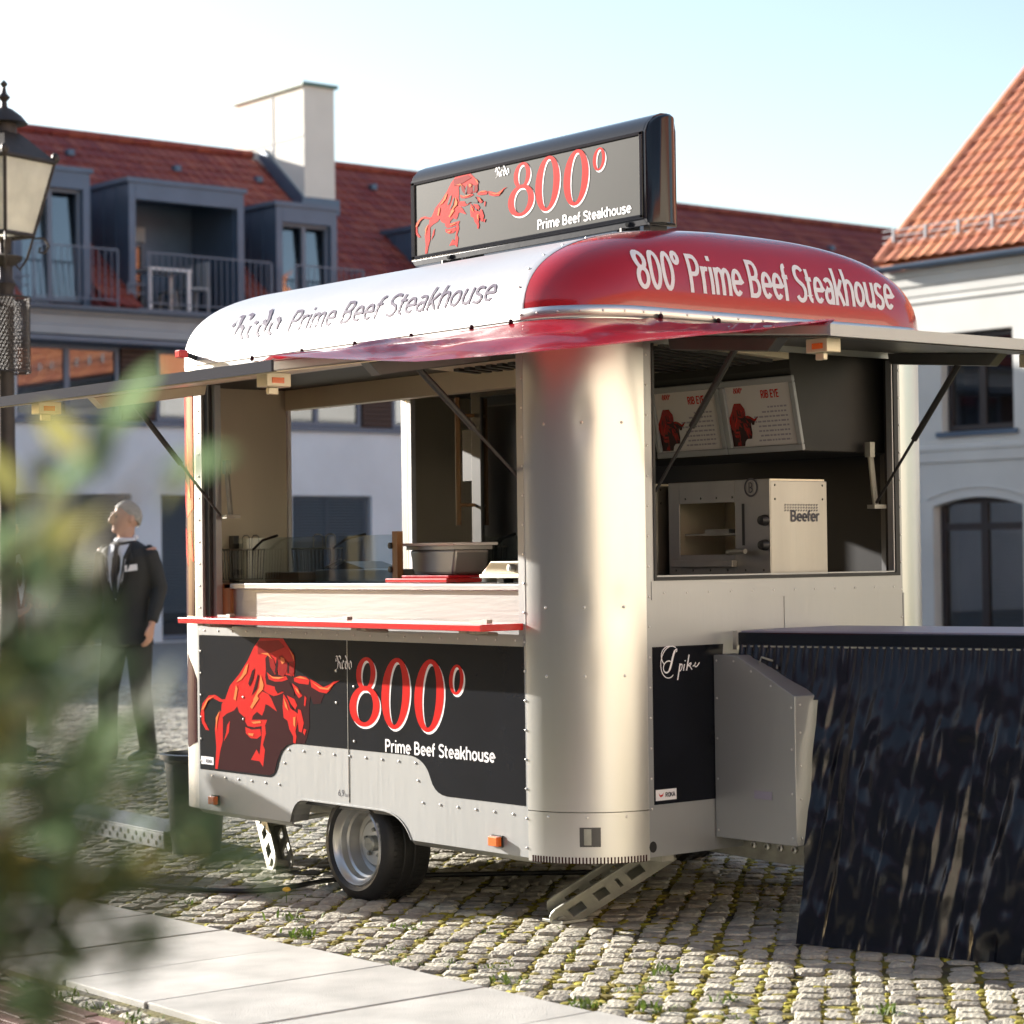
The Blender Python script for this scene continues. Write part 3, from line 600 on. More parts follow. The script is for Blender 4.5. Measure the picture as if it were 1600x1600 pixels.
# inside counter
mb = MB(); mb.box((-2.49, .08, .42), (-.36, .62, 1.262)); mb.box((-2.49, .062, 1.262), (-.36, .64, 1.284)); ctr = mb.build('steel_counter', STEEL, TR, bevel=.002)
for x in (-2.30, -1.42, -.52):
    mb = MB(); mb.box((x-.05, -.06, 1.1425), (x+.05, -.045, 1.151)); mb.box((x+.03, -.066, 1.1425), (x+.06, -.04, 1.155)); mb.build('shelf_hinge', GALV, sh)
mb = MB(); mb.box((-2.50, .062, .42), (-2.44, .62, 1.284)); mb.box((-2.84, .10, .42), (-2.52, .60, 1.262)); wc = mb.build('wooden_cupboard', WOOD, TR)
mb = MB(); mb.box((-2.70, .092, 1.235), (-2.62, .0995, 1.248)); mb.build('cupboard_pull', BLACKM, wc)
mb = MB(); mb.box((-1.2, 1.06, .42), (-.09, 1.84, 1.292)); mb.build('rear_counter', DKSTEEL, TR)
# glass screen on the counter
for x in (-2.86, -1.58):
    mb = MB(); mb.box((x-.018, .335, 1.284), (x+.018, .365, 1.50)); pst = mb.build('screen_post', DKSTEEL if x < -2 else WOOD, ctr)
mb = MB(); mb.box((-2.835, .347, 1.292), (-1.60, .353, 1.487)); mb.build('glass_screen', GLS, ctr)
for x, z in ((-2.83, 1.45), (-2.83, 1.33), (-1.61, 1.44), (-1.61, 1.34)): mb = MB(); mb.lathe([(0.001, -.012), (.014, -.01), (.014, .01), (.001, .012)], 10, Matrix.Translation((x, .34, z)) @ Matrix.Rotation(pi/2, 4, 'X')); mb.build('screen_clamp', BLACKM, ctr)
# hood above the grill corner
mb = MB(); mb.prism([(1.185, 2.184), (1.185, 2.115), (1.255, 1.79), (1.84, 1.79), (1.84, 2.184)], -1.5, -.10, lambda u, v, d: (d, u, v)); hood = mb.build('extractor_hood', HOODM, TR, bevel=.004)
mb = MB(); mb.prism([(.46, 2.182), (1.14, 2.145), (1.14, 2.182)], -1.5, -.06, lambda u, v, d: (d, u, v)); flt = mb.build('grease_filter', INNER, hood)
for k in range(9):
    for xa in (-1.4, -.72):
        x = xa+k*.072; mb = MB(); mb.prism([(.52, 2.166), (1.10, 2.134), (1.10, 2.147), (.52, 2.179)], x, x+.036, lambda u, v, d: (d, u, v)); mb.build('filter_slat', BLACKM, flt)
mb = MB(); mb.box((-.30, 1.52, 2.07), (-.22, 1.58, 2.13)); mb.tube([(-.26, 1.5, 2.10), (-.26, 1.6, 2.10)], .02, 8); mb.build('spot_light_fitting', DKSTEEL, TR)
# flaps
def flap(name, x0, x1, f, d1, zh, zo, plate):
    mb = MB(); mb.prism([(.0, zh), (d1, zo), (d1, zo-.036), (.0, zh-.03)], x0, x1, f); fl = mb.build(name, plate, TR, bevel=.004)
    mb = MB(); mb.prism([(d1+.0005, zo+.003), (d1+.010, zo+.002), (d1+.010, zo-.038), (d1+.0005, zo-.037)], x0, x1, f); mb.build('flap_edge_trim', ALU if name.startswith('end') else GREYP, fl)
    mb = MB(); q = .03; zz = lambda t: zh+(zo-zh)*t/d1-.0365; t0 = .08
    mb.prism([(t0, zz(t0)), (d1-.03, zz(d1-.03)), (d1-.03, zz(d1-.03)-.004), (t0, zz(t0)-.004)], x0+q, x1-q, f); mb.build('flap_lining', INNER if name.startswith('side') else DKSTEEL, fl)
    return fl, zz
Fs = lambda u, v, d: (d, -u, v)
Fe = lambda u, v, d: (u, d, v)
fs, zs = flap('side_flap', -2.56, -.37, Fs, 1.05, 2.205, 2.066, ALU)
fe, ze = flap('end_flap', .37, 1.72, Fe, .865, 2.225, 2.158, ALU)
def rail(fl, at, d0, d1, f, zz, m):
    mb = MB(); mb.prism([(d0, zz(d0)-.004), (d1, zz(d1)-.004), (d1-.05, zz(d1)-.048), (d0+.01, zz(d0)-.048)], at, at+.055, f); mb.build('strut_rail', m, fl, bevel=.003)
rail(fs, -2.47, .06, .62, Fs, zs, INNER); rail(fs, -.47, .06, .62, Fs, zs, DKSTEEL); rail(fe, 1.60, .04, .60, Fe, ze, DKSTEEL); rail(fe, .40, .04, .60, Fe, ze, DKSTEEL)
for x, d, f, zz, fl in ((-2.26, .92, Fs, zs, fs), (-.60, .90, Fs, zs, fs), (.50, .72, Fe, ze, fe), (1.64, .74, Fe, ze, fe)):
    mb = MB(); z = zz(d)-.004; mb.prism([(d-.05, z), (d+.05, z), (d+.05, z-.05), (d-.05, z-.05)], x-.035, x+.035, f); mb.prism([(d-.02, z-.05), (d+.02, z-.05), (d+.02, z-.075), (d-.02, z-.075)], x-.02, x+.0, f); lk = mb.build('flap_lock', INNER, fl, bevel=.003)
    mb = MB(); mb.prism([(d-.02, z-.018), (d+.03, z-.018), (d+.03, z-.038), (d-.02, z-.038)], x-.037, x+.037, f); mb.build('lock_marker', AMBER, lk)
def strut(fl, a, b):
    a, b = Vector(a), Vector(b); m_ = a.lerp(b, .45); mb = MB(); mb.tube([a, m_], .006, 8); mb.build('strut_rod', BLACKM, fl); mb = MB(); mb.tube([m_, b], .0125, 8); mb.ell(b, (.016, .016, .016), 6); mb.build('strut_cylinder', BLACKM, fl)
strut(fs, (-2.46, .03, 1.585), (-2.45, -.42, zs(.42)-.03)); strut(fs, (-.365, .03, 1.67), (-.44, -.40, zs(.40)-.03))
strut(fe, (-.01, .375, 1.62), (.38, .42, ze(.38)-.03)); strut(fe, (-.03, 1.60, 1.585), (.40, 1.62, ze(.4)-.03))
for p, q in (((-2.44, .07, 1.58), (-2.47, .07, 1.80)), ((-.06, 1.63, 1.57), (-.06, 1.60, 1.80))):
    mb = MB(); mb.tube([p, q], .012, 6); mb.box(Vector(q)-Vector((.014, .014, .03)), Vector(q)+Vector((.014, .014, .03))); mb.box(Vector(p)-Vector((.01, .04, .008)), Vector(p)+Vector((.03, .03, .008))); mb.build('flap_pull_handle', GALV, TR)
# marker lamps
def lamp(name, x, z, lens, w=.05, h=.036, dep=.028):
    mb = MB(); mb.box((x-w/2, -dep, z-h/2), (x+w/2, -.004, z+h/2)); o = mb.build(name, lens, TR, bevel=.004); mb = MB(); mb.box((x-w/2-.004, -.006, z-h/2-.004), (x+w/2+.004, .0, z+h/2+.004)); mb.build('lamp_base', BLACKM, o)
lamp('side_marker_lamp', -.493, .330, AMBER, .055, .036); lamp('side_marker_lamp', -2.474, .333, AMBER)
mb = MB(); mb.tube([(-2.60, 0, 2.29), (-2.60, -.035, 2.30), (-2.60, -.055, 2.305)], .012, 8); arm = mb.build('clearance_lamp_arm', BLACKM, TR)
mb = MB(); mb.box((-2.622, -.10, 2.288), (-2.578, -.055, 2.322)); mb.build('clearance_lamp', REDLENS, arm, bevel=.005)
# undercarriage
mb = MB()
for y in (.42, 1.60): mb.box((-2.85, y-.03, .26), (-.02, y+.03, .34))
mb.box((-2.8, .3, .30), (-.1, 1.75, .358)); mb.tube([(-1.49, .2, .22), (-1.49, 1.83, .22)], .035, 10); mb.build('chassis_frame', GALV, TR)
def wheel(y, s):
    w_ = MB(); T = Matrix.Translation((-1.49, y, .219)) @ Matrix.Rotation(pi/2, 4, 'X') @ Matrix.Diagonal((1, 1, s, 1))
    w_.lathe([(.165, .015), (.185, .028), (.212, .022), (.226, .008), (.234, -.016), (.2355, -.045), (.2325, -.05), (.2325, -.056), (.2355, -.06), (.236, -.095), (.233, -.10), (.233, -.106), (.236, -.11), (.234, -.165), (.222, -.195), (.17, -.2)], 48, T); t = w_.build('wheel_tyre', RUBBER, TR, smooth=35)
    w_ = MB()
    for i in range(60):
        a = 2*pi*i/60
        for h0, h1 in ((-.005, -.04), (-.125, -.165)):
            w_.add([T @ Vector((r*cos(a+da), r*sin(a+da), h)) for h in (h0, h1) for r, da in ((.2352, -.03), (.2352, .0), (.2385, 0), (.2385, -.03))], [(0, 1, 2, 3), (4, 7, 6, 5), (0, 4, 5, 1), (1, 5, 6, 2), (2, 6, 7, 3), (3, 7, 4, 0)])
    w_.build('tread_blocks', RUBBER, t, kind='stuff')
    w_ = MB(); w_.lathe([(.168, .018), (.162, .022), (.155, .014), (.150, .004), (.139, -.004), (.136, -.03), (.127, -.036), (.124, -.085), (.105, -.09), (.098, -.080), (.088, -.074), (.06, -.076), (.001, -.076)], 40, T); r = w_.build('wheel_rim', RIM, t, smooth=30)
    w_ = MB(); w_.lathe([(.032, -.076), (.032, -.05), (.026, -.042), (.001, -.040)], 20, T)
    for i in range(5): w_.lathe([(.009, -.076), (.009, -.064), (.001, -.062)], 6, T @ Matrix.Translation((.056*cos(i*1.2566+.3), .056*sin(i*1.2566+.3), 0)))
    w_.build('wheel_hub', GALV, t, smooth=35)
wheel(.075, 1); wheel(1.955, -1)
mb = MB(); mb.box((-1.95, .25, .385), (-.95, .26, .62)); mb.box((-1.95, .02, .60), (-.95, .26, .61)); mb.build('wheel_house', DKSTEEL, TR)
def jack(foot, top, wid=.045):
    f, t = Vector(foot), Vector(top); ax = (t-f); Ln = ax.length; ax.normalize(); u = Vector((0, 1, 0)) if abs(ax.y) < .5 else Vector((1, 0, 0)); u = (u-ax*u.dot(ax)).normalized(); n = ax.cross(u)
    g = lambda a, b, d: tuple(f+ax*a+n*b+u*d)
    hl = [(.02, .085), (.135, .19), (.235, .25), (.285, .35)]
    mb = MB()
    for d in (-wid, wid-.012):
        wdt = lambda a: .045+.03*math.exp(-((a/.05)**2))*0
        for a0, a1 in ((-.02, hl[0][0]), (hl[0][1], hl[1][0]), (hl[1][1], hl[2][0]), (hl[2][1], hl[3][0]), (hl[3][1], Ln)):
            if a1 > a0: mb.prism([(a0, -.05), (a1, -.05), (a1, .05), (a0, .05)], d, d+.012, g)
        mb.prism([(-.02, -.052), (-.02, -.022), (Ln, -.022), (Ln, -.052)], d+.0005, d+.0115, g); mb.prism([(-.02, .022), (-.02, .052), (Ln, .052), (Ln, .022)], d+.0005, d+.0115, g)
        mb.prism(arc(-.02, 0, .045, .05, 90, 270, 8), d, d+.012, g)
    mb.prism([(.0, .038), (Ln, .038), (Ln, .05), (.0, .05)], -wid+.012, wid-.012, g)
    mb.tube([g(-.02, 0, -wid-.01), g(-.02, 0, wid+.01)], .018, 8); mb.box(f+Vector((-.06, -.06, -.045)), f+Vector((.06, .06, -.033)))
    o = mb.build('steady_leg', GALV, TR, bevel=.002)
    mb = MB(); mb.tube([g(Ln*.55, .0, 0), f+Vector((-.25*(1 if foot[0] > -1.4 else -1), .1, .22))], .011, 6); mb.build('leg_brace', GALV, o)
jack((-.47, .30, .046), (-.16, .55, .30)); jack((-2.43, .30, .046), (-2.74, .42, .30)); jack((-.47, 1.72, .046), (-.16, 1.5, .30)); jack((-2.43, 1.72, .046), (-2.74, 1.6, .30))
# drawbar and storage box
mb = MB()
mb.prism([(0, .25), (.55, .235), (.85, .26), (.85, .36), (.55, .34), (0, .345)], .79, .85, lambda u, v, d: (u-.3, d, v)); mb.prism([(0, .25), (.55, .235), (.85, .26), (.85, .36), (.55, .34), (0, .345)], 1.21, 1.27, lambda u, v, d: (u-.3, d, v))
db = mb.build('drawbar', GALV, TR, bevel=.003)
for i in range(4): mb = MB(); mb.lathe([(.014, -.008), (.014, .004), (.006, .006)], 8, Matrix.Translation((.06+.07*i, .786, .295)) @ Matrix.Rotation(pi/2, 4, 'X')); mb.build('drawbar_bolt', RIVM, db)
g = lambda u, v, d: (u, d, v)
mb = MB(); mb.prism([(.004, .332), (.418, .332), (.418, .872), (.125, 1.011), (.004, 1.011)], .645, .80, g); bx = mb.build('gas_bottle_box', ALU, TR, bevel=.003)
rv = MB()
for p in ((.02, .99), (.02, .85), (.02, .70), (.02, .55), (.02, .36), (.40, .36), (.40, .52), (.40, .68), (.40, .83), (.11, .99), (.2, .955), (.3, .905)): riv((p[0], .645, p[1]), N0, .005)
for z in (.36, .5, .62, .74, .84): riv((.418, .672, z), N1, .005)
rv.build('box_rivets', RIVM, bx)
mb = MB(); mb.tube([(.20, .69, .985), (.19, .71, 1.005), (.23, .75, .985), (.25, .73, .965)], .004, 6); mb.build('box_handle', GALV, bx)
mb = MB(); mb.prism([(.21, .49), (.30, .49), (.30, .52), (.21, .52)], -.645, -.6438, lambda u, v, d: (u, -d-.0015, v)); mb.build('box_label', GREYV, bx)
# roof sign
prf = [(.80, 2.722), (.80, 3.072), (.815, 3.105), (.845, 3.135), (.885, 3.152), (.92, 3.154), (.945, 3.142), (.960, 3.118), (.966, 3.085), (.966, 2.70), (.82, 2.70)]
mb = MB(); mb.prism(prf, -2.062, -.512, lambda u, v, d: (d, u, v)); sg = mb.build('roof_sign', GLOSSB, TR, smooth=30, bevel=.003)
mb = MB(); mb.prism([(y-(.0) if y < .9 else y+.0, z) for y, z in prf], -.512, -.500, lambda u, v, d: (d, u, v)); V = []; ys = [.803+.155*i/12 for i in range(13)]
for y in ys:
    bx_ = -.498+.045*(1-((y-.8805)/.0775)**2); zt2 = 3.065+.08*max(0, 1-((y-.905)/.10)**2)**.5 if y > .81 else 3.065
    V += [(bx_, y, 2.708), (bx_, y, zt2-.01), (bx_-.012, y, zt2), (-.505, y, zt2)]
mb.grid(V, 13, 4); mb.add([(-.505, .803, 2.708)]+[V[i*4] for i in range(13)]+[(-.505, .958, 2.708)], [tuple(range(15))]); mb.build('sign_end_cap', GLOSSB, sg, smooth=40)
g8 = lambda u, v, d: (u, .8-d, v)
mb = MB(); mb.prism([(-2.028, 2.742), (-.533, 2.742), (-.533, 3.058), (-2.028, 3.058)], 0, .002, g8); mb.build('sign_face', SIGNF, sg)
mb = MB()
for a in ((-2.055, -2.028, 2.728, 3.072), (-.533, -.515, 2.728, 3.072), (-2.055, -.515, 3.059, 3.074), (-2.055, -.515, 2.725, 2.741)): mb.prism([(a[0], a[2]), (a[1], a[2]), (a[1], a[3]), (a[0], a[3])], 0, .006, g8)
mb.build('sign_frame', GLOSSB, sg, bevel=.002)
fms = lambda x, y: ((lambda q: (-1.369+.61*(q[0]+1.51), 2.747+.565*(q[1]-.505)))(fmp(x, y)))
mb = MB(); bull(mb, fms, g8, .0028, [(0, -2.025, 1), (1, 3.057, -1), (1, 2.744, 1)], 1); mb.build('sign_bull_emblem', [SIGNF, REDV, REDD, ORANGE], sg, recalc=False)
mb = MB(); fig800(mb, -1.362, -.734, 2.825, 3.060, g8, .003); mb.build('sign_figures', [WHITEV, REDV], sg, recalc=False)
mb = MB(); text(mb, 'Prime Beef Steakhouse', -1.172, 2.757, .588, .041, .0075, g8, .003); mb.build('sign_lettering', WHITEV, sg, recalc=False)
mb = MB(); redo(mb, -1.447, 3.016, .094, .027, g8, .003, .21); mb.build('sign_script', WHITEV, sg, recalc=False)
for x in (-1.80, -.62):
    mb = MB(); mb.box((x-.10, .84, 2.59), (x-.06, .93, 2.705)); mb.box((x+.06, .84, 2.59), (x+.10, .93, 2.705)); mb.box((x-.14, .825, 2.60), (x+.14, .945, 2.615)); mb.tube([(x-.02, .80, 2.665), (x-.02, .80, 2.70)], .012, 6); mb.build('sign_bracket', BLACKM, sg)

# ------------------------------------------------------------ red awning cloth tied over the flaps
def inner(t):
    if t < .62: return Vector((-2.12+(2.12-.30)*t/.62, -.016, 2.246))
    if t < .76: p = CN((t-.62)/.14*90, 2.248, .016); return Vector(p)
    return Vector((.018, .314+(1.20-.314)*(t-.76)/.24, 2.256))
A_, B_ = Vector((-.365, -1.065, 2.082)), Vector((.885, .385, 2.176))
def outer(t):
    q = 0 if t < .50 else (t-.50)/.36 if t < .86 else 1
    q = min(1, max(0, q)); p = A_.lerp(B_, q); p.z -= .060*min(1, 4*q)*(1-q)**.6; c = Vector((-.1, .2, 0))-p; c.z = 0
    return p+c*(.05*sin(pi*q))
P = []; NU, NV = 120, 26
for i in range(NU):
    t = i/(NU-1); a, b = inner(t), outer(t)
    for j in range(NV):
        s = j/(NV-1); p = a.lerp(b, s); q = sin(pi*s)
        wr = mnoise.noise(Vector((t*26, s*2.2, 1)))*.020+mnoise.noise(Vector((t*9, s*3, 4)))*.018
        p.z += -.012*q+wr*q*(1.0 if .2 < t < .95 else .4)+mnoise.noise(Vector((t*40, s*5, 9)))*.006*q+mnoise.noise(Vector((t*75, s*9, 19)))*.002*q
        if p.x < -.355 and t < .75: p.z = max(p.z, 2.205-.1324*(-p.y)+.012)
        if p.y > .36 and p.x > .02: p.z = max(p.z, 2.225-.0775*p.x+.010)
        P.append(p)
mb = MB(); mb.grid(P, NU, NV); cl = mb.build('awning_cloth', CLOTH, None, smooth=60)
tag(cl, 'shiny red cloth stretched over the trailer corner between both open flaps', 'awning')
mb = MB()
for t in (.0, .13, .26, .39, .52, .6, .78, .86, .93, 1): p = inner(t); mb.ell(p+Vector((0, 0, .006)), (.010, .010, .012), 6)
mb.build('cloth_hooks', MAROON, cl)

# ------------------------------------------------------------ ground
def gz(x, y): return .012*mnoise.noise(Vector((x*.35, y*.35, 3)))*min(1, max(0, (abs(x+1)+abs(y-1)-2)/3))
mb = MB(); mb.box((-120, -120, -.3), (120, 120, -.055))
V = []; A0 = atan2(FWD.y, FWD.x)
for r in (25.6, 30, 40, 60, 118):
    for i in range(49): a = A0-.9+1.8*i/48; V.append((6.126+r*cos(a), -5.3+r*sin(a), -.006))
mb.grid(V, 5, 49); gr = tag(mb.build('ground', FARG), None, None, kind='structure')
NG = 60; P = [(-32+44*i/NG, -10+34*j/NG, -.008) for i in range(NG+1) for j in range(NG+1)]
mb = MB(); mb.grid(P, NG+1, NG+1); pav = tag(mb.build('cobble_pavement', SOIL), None, None, kind='structure')
def rockv(rr, lx, ly, h=.05):
    V = []
    for k, (sc, z) in enumerate(((1, -h), (1, -.008), (.86, .0))):
        for j in range(8):
            a = pi/8+j*pi/4; ex = (abs(cos(a))**.45*(1 if cos(a) > 0 else -1), abs(sin(a))**.45*(1 if sin(a) > 0 else -1))
            q = 1+rr.uniform(-.10, .05); V.append((ex[0]*lx/2*sc*q*.97, ex[1]*ly/2*sc*q*.97, z+(rr.uniform(-.003, .003) if k else 0)))
    V.append((rr.uniform(-.01, .01), rr.uniform(-.02, .02), .004+rr.uniform(-.002, .004)))
    F = [(k*8+j, k*8+(j+1) % 8, (k+1)*8+(j+1) % 8, (k+1)*8+j) for k in range(2) for j in range(8)]+[(16+j, 16+(j+1) % 8, 24) for j in range(8)]
    return V, F
rr = random.Random(3); TV, TF = zip(*[rockv(rr, .100, .105) for _ in range(9)])
cme = []
for v, f in zip(TV, TF):
    me = bpy.data.meshes.new('sett'); me.from_pydata(v, [], f); me.materials.append(COB); cme.append(me)
CD = Vector((-.668, .744, 0)); RD = Vector((.744, .668, 0)); ang = atan2(RD.y, RD.x)
ST = []
for i in range(-165, 166):
    for j in range(-24, 284):
        p = Vector((6.1, -5.3, 0))+RD*(i*.098+.010*sin(j*.31+i)*.5+.006*sin(i*2.3))+CD*(j*.104+(.052 if i % 2 else 0)+.02*sin(i*1.7)+.012*sin(j*1.9+i*3.1))
        x, y = p.x, p.y
        if -1.92 < y < -.74 and -9 < x < 7: continue
        if y < -1.90 and -9 < x < 7: continue
        d = p-Vector((6.126, -5.3, 0)); dist = d.length; a = atan2(d.dot(Vector((.631, .776, 0))), d.dot(Vector((-.775, .631, 0))))
        if dist > 26 or abs(a) > .30 or dist < 2.5: continue
        px, py, z = project(p); vis = -60 < px < 1660 and py < 1640
        ST.append((dist if vis else 99, p))
ST.sort(key=lambda t: t[0])
jm = []
for k, (d, p) in enumerate(ST):
    M = Matrix.Translation((p.x+rr.gauss(0, .004), p.y+rr.gauss(0, .005), .0+rr.uniform(-.006, .005))) @ Matrix.Rotation(ang+rr.gauss(0, .07), 4, 'Z') @ Matrix.Rotation(rr.uniform(-.03, .03), 4, 'X') @ Matrix.Diagonal((rr.uniform(.88, 1.08), rr.uniform(.80, 1.12), 1, 1)); v = rr.randrange(9)
    if k < 300:
        o = bpy.data.objects.new('sett', cme[v]); COL.objects.link(o); o.parent = pav; o.matrix_local = M
    else: jm.append((M, v))
many('sett_field', TV, TF, jm, COB, pav, kind='stuff')
# moss cushions and weeds in the joints
mv = []; mf = []
for k in range(5):
    V = [(0, 0, .008)]+[(cos(a)*rr.uniform(.45, 1.45)*.03, sin(a)*rr.uniform(.45, 1.45)*.03, -.004) for a in [j*pi/3.5 for j in range(7)]]; V += [(v[0]*.6, v[1]*.6, .0065) for v in V[1:]]
    mv.append(V); mf.append([(1+j, 1+(j+1) % 7, 8+(j+1) % 7, 8+j) for j in range(7)]+[(8+j, 8+(j+1) % 7, 0) for j in range(7)])
mm = []
for d, p in ST:
    if d > 17: continue
    n = mnoise.noise(Vector((p.x*.9, p.y*.9, 5)))+.35*mnoise.noise(Vector((p.x*3, p.y*3, 2)))
    for _ in range(6):
        if rr.random() < .50+n*1.0:
            q = p+RD*rr.choice((-.049, .049))+CD*rr.uniform(-.055, .055) if rr.random() < .7 else p+CD*.052+RD*rr.uniform(-.05, .05)
            s = rr.uniform(.25, .7)*(1+max(0, n)*.9); mm.append((Matrix.Translation((q.x, q.y, -.005)) @ Matrix.Rotation(rr.uniform(0, 6), 4, 'Z') @ Matrix.Diagonal((s*.75, s*1.25, s*.9, 1)), rr.randrange(5)))
mo = many('moss', mv, mf, mm, MOSSM); tag(mo, None, None, kind='stuff')
wm = []; bl = ([(-.004, 0, 0), (.004, 0, 0), (.006, .02, .022), (-.006, .02, .022), (0, .04, .030)], [(0, 1, 2, 3), (3, 2, 4)])
wsp = [Z for Z in ((1.05, -.35), (.72, -.42), (-.42, -.55), (.35, -.62), (1.0, -.60), (-1.25, -.42), (-.9, -.62), (.1, -.5), (1.5, -.12), (.55, -.15), (-.75, -.25), (1.25, -.5), (1.8, -.35), (-1.9, -.5), (-.2, -.68), (.8, -.7))]
for x, y in wsp+[(x*.25-3.2, -1.84+rr.uniform(-.03, .03)) for x in range(18)]:
    big = rr.uniform(.5, 1.1)
    for k in range(26):
        q = (x+rr.gauss(0, .035), y+rr.gauss(0, .03)); s = rr.uniform(.4, 1.0)*big
        wm.append((Matrix.Translation((q[0], q[1], -.004)) @ Matrix.Rotation(rr.uniform(0, 6.3), 4, 'Z') @ Matrix.Rotation(rr.uniform(-.3, .5), 4, 'X') @ Matrix.Diagonal((s, s, s, 1)), 0))
for k in range(700):     # loose row along the joints in the sunny strip
    d, p = ST[rr.randrange(min(len(ST), 2600))]
    if mnoise.noise(Vector((p.x*1.3, p.y*1.3, 8))) < .05: continue
    q = p+RD*.054*rr.choice((-1, 1))+CD*rr.uniform(-.06, .06)
    for _ in range(4): s = rr.uniform(.2, .55); wm.append((Matrix.Translation((q.x+rr.gauss(0, .012), q.y+rr.gauss(0, .012), -.006)) @ Matrix.Rotation(rr.uniform(0, 6.3), 4, 'Z') @ Matrix.Diagonal((s, s, s, 1)), 0))
tag(many('weeds', [bl[0]], [bl[1]], wm, WEEDM), None, None, kind='stuff')
# granite slab walk
mb = MB(); mb.box((-9.2, -1.73, -.05), (7.2, -.74, -.022)); walk = tag(mb.build('slab_walk', SOIL), None, None, kind='structure')
k = 0; x = -9.0
while x < 7:
    wd = .522+rr.uniform(-.004, .004); gap = .006 if abs(x+wd+.604) > .2 else .024
    mb = MB(); mb.box((-wd/2+gap/2, -.468, -.05), (wd/2-gap/2, .468, .012)); o = mb.build('slab', SLAB, None, bevel=.004); o.parent = walk
    o.location = (x+wd/2, -1.245+rr.uniform(-.004, .004)+.012*(x+.6), rr.uniform(-.002, .002)); o.rotation_euler = (rr.uniform(-.002, .002), rr.uniform(-.002, .002), -.045*0+rr.uniform(-.002, .002)); x += wd
# small sett edging and clinker paving
mb = MB(); mb.box((-9.2, -6.5, -.05), (7.2, -1.735, -.026)); bp = tag(mb.build('clinker_pavement', SOIL), None, None, kind='structure')
for i in range(70):
    x = -4.6+i*.12
    o = bpy.data.objects.new('edging_sett', cme[i % 9]); COL.objects.link(o); o.parent = bp; o.location = (x, -1.80+rr.uniform(-.008, .008), rr.uniform(-.006, .002)); o.rotation_euler = (0, 0, rr.uniform(-.1, .1)); o.scale = (1.05, .72, 1)
mb = MB(); mb.box((-.105, -.024, -.05), (.105, .024, .0)); be = mb.build('brick', BRK, bp, bevel=.003); be.location = (-1.2, -1.95, 0); bme = be.data
jb = []; n = 0
for j in range(0, 34):
    for i in range(0, 40):
        x = -3.9+i*.216+(.108 if j % 2 else 0); y = -1.90-j*.055
        px, py, z = project((x, y, 0))
        if not (-150 < px < 1700) or z < 2: continue
        if n < 299 and -20 < px < 420 and py < 1640:
            n += 1; o = bpy.data.objects.new('brick', bme); COL.objects.link(o); o.parent = bp; o.location = (x, y, rr.uniform(-.004, .002)); o.rotation_euler = (rr.uniform(-.02, .02), rr.uniform(-.02, .02), rr.uniform(-.01, .01))
            q = o.modifiers.new('edge', 'BEVEL'); q.width = .003; q.segments = 1
        else: jb.append((Matrix.Translation((x, y, rr.uniform(-.004, .002))), 0))
many('brick_field', [[tuple(v.co) for v in bme.vertices]], [[tuple(p.vertices) for p in bme.polygons]], jb, BRK, bp, kind='stuff')

# ------------------------------------------------------------ buildings
XB, YR = -27.5, 20.5
FA = lambda u, v, d: (XB+d, u, v)
FB = lambda u, v, d: (u, YR-d, v)
def rect(mb, f, u0, u1, v0, v1, d0, d1): mb.prism([(u0, v0), (u1, v0), (u1, v1), (u0, v1)], d0, d1, f)
def window(par, f, u0, u1, v0, v1, dep, fm, gm, mull=(), trans=(), fw=.055, name='window', tilt=0):
    mb = MB(); rect(mb, f, u0, u0+fw, v0, v1, dep-.03, dep+.04); rect(mb, f, u1-fw, u1, v0, v1, dep-.03, dep+.04); rect(mb, f, u0+fw, u1-fw, v0, v0+fw, dep-.03, dep+.04); rect(mb, f, u0+fw, u1-fw, v1-fw, v1, dep-.03, dep+.04)
    for m in mull: rect(mb, f, m-fw*.7, m+fw*.7, v0+fw, v1-fw, dep-.028, dep+.038)
    for t in trans: rect(mb, f, u0+fw, u1-fw, t-fw*.6, t+fw*.6, dep-.026, dep+.036)
    o = mb.build(name, fm, par)
    us = [u0+fw]+[q for m in mull for q in (m-fw*.7, m+fw*.7)]+[u1-fw]; vs = [v0+fw]+[q for t in trans for q in (t-fw*.6, t+fw*.6)]+[v1-fw]
    for a, b in zip(us[::2], us[1::2]):
        for c, d in zip(vs[::2], vs[1::2]):
            mb = MB(); mb.prism([(a, c), (b, c), (b, d), (a, d)], -.004, .004, lambda u, v, q: f(u, v, dep+q-tilt*(v-c))); mb.build('pane', gm, o)
    return o
TL_V = []
def tilev(w=.215, l=.40):
    V = []; n = 5
    for j, (yy, zz) in enumerate(((0, .030), (l, .004))):
        for i in range(n): u = i/(n-1); V.append((w*(u-.5)*1.02, yy, zz+.022*sin(u*2*pi)*.8+.012))
    V += [(x, y, z-.016) for x, y, z in V[:n]]
    F = [(i, i+1, n+i+1, n+i) for i in range(n-1)]+[(i+1, i, 2*n+i, 2*n+i+1) for i in range(n-1)]
    return V, F
tv, tf = tilev(); tme = {}
for nm, m in (('d', TILED), ('o', TILEO)):
    me = bpy.data.meshes.new('roof_tile'); me.from_pydata(tv, [], tf); me.materials.append(m); tme[nm] = me
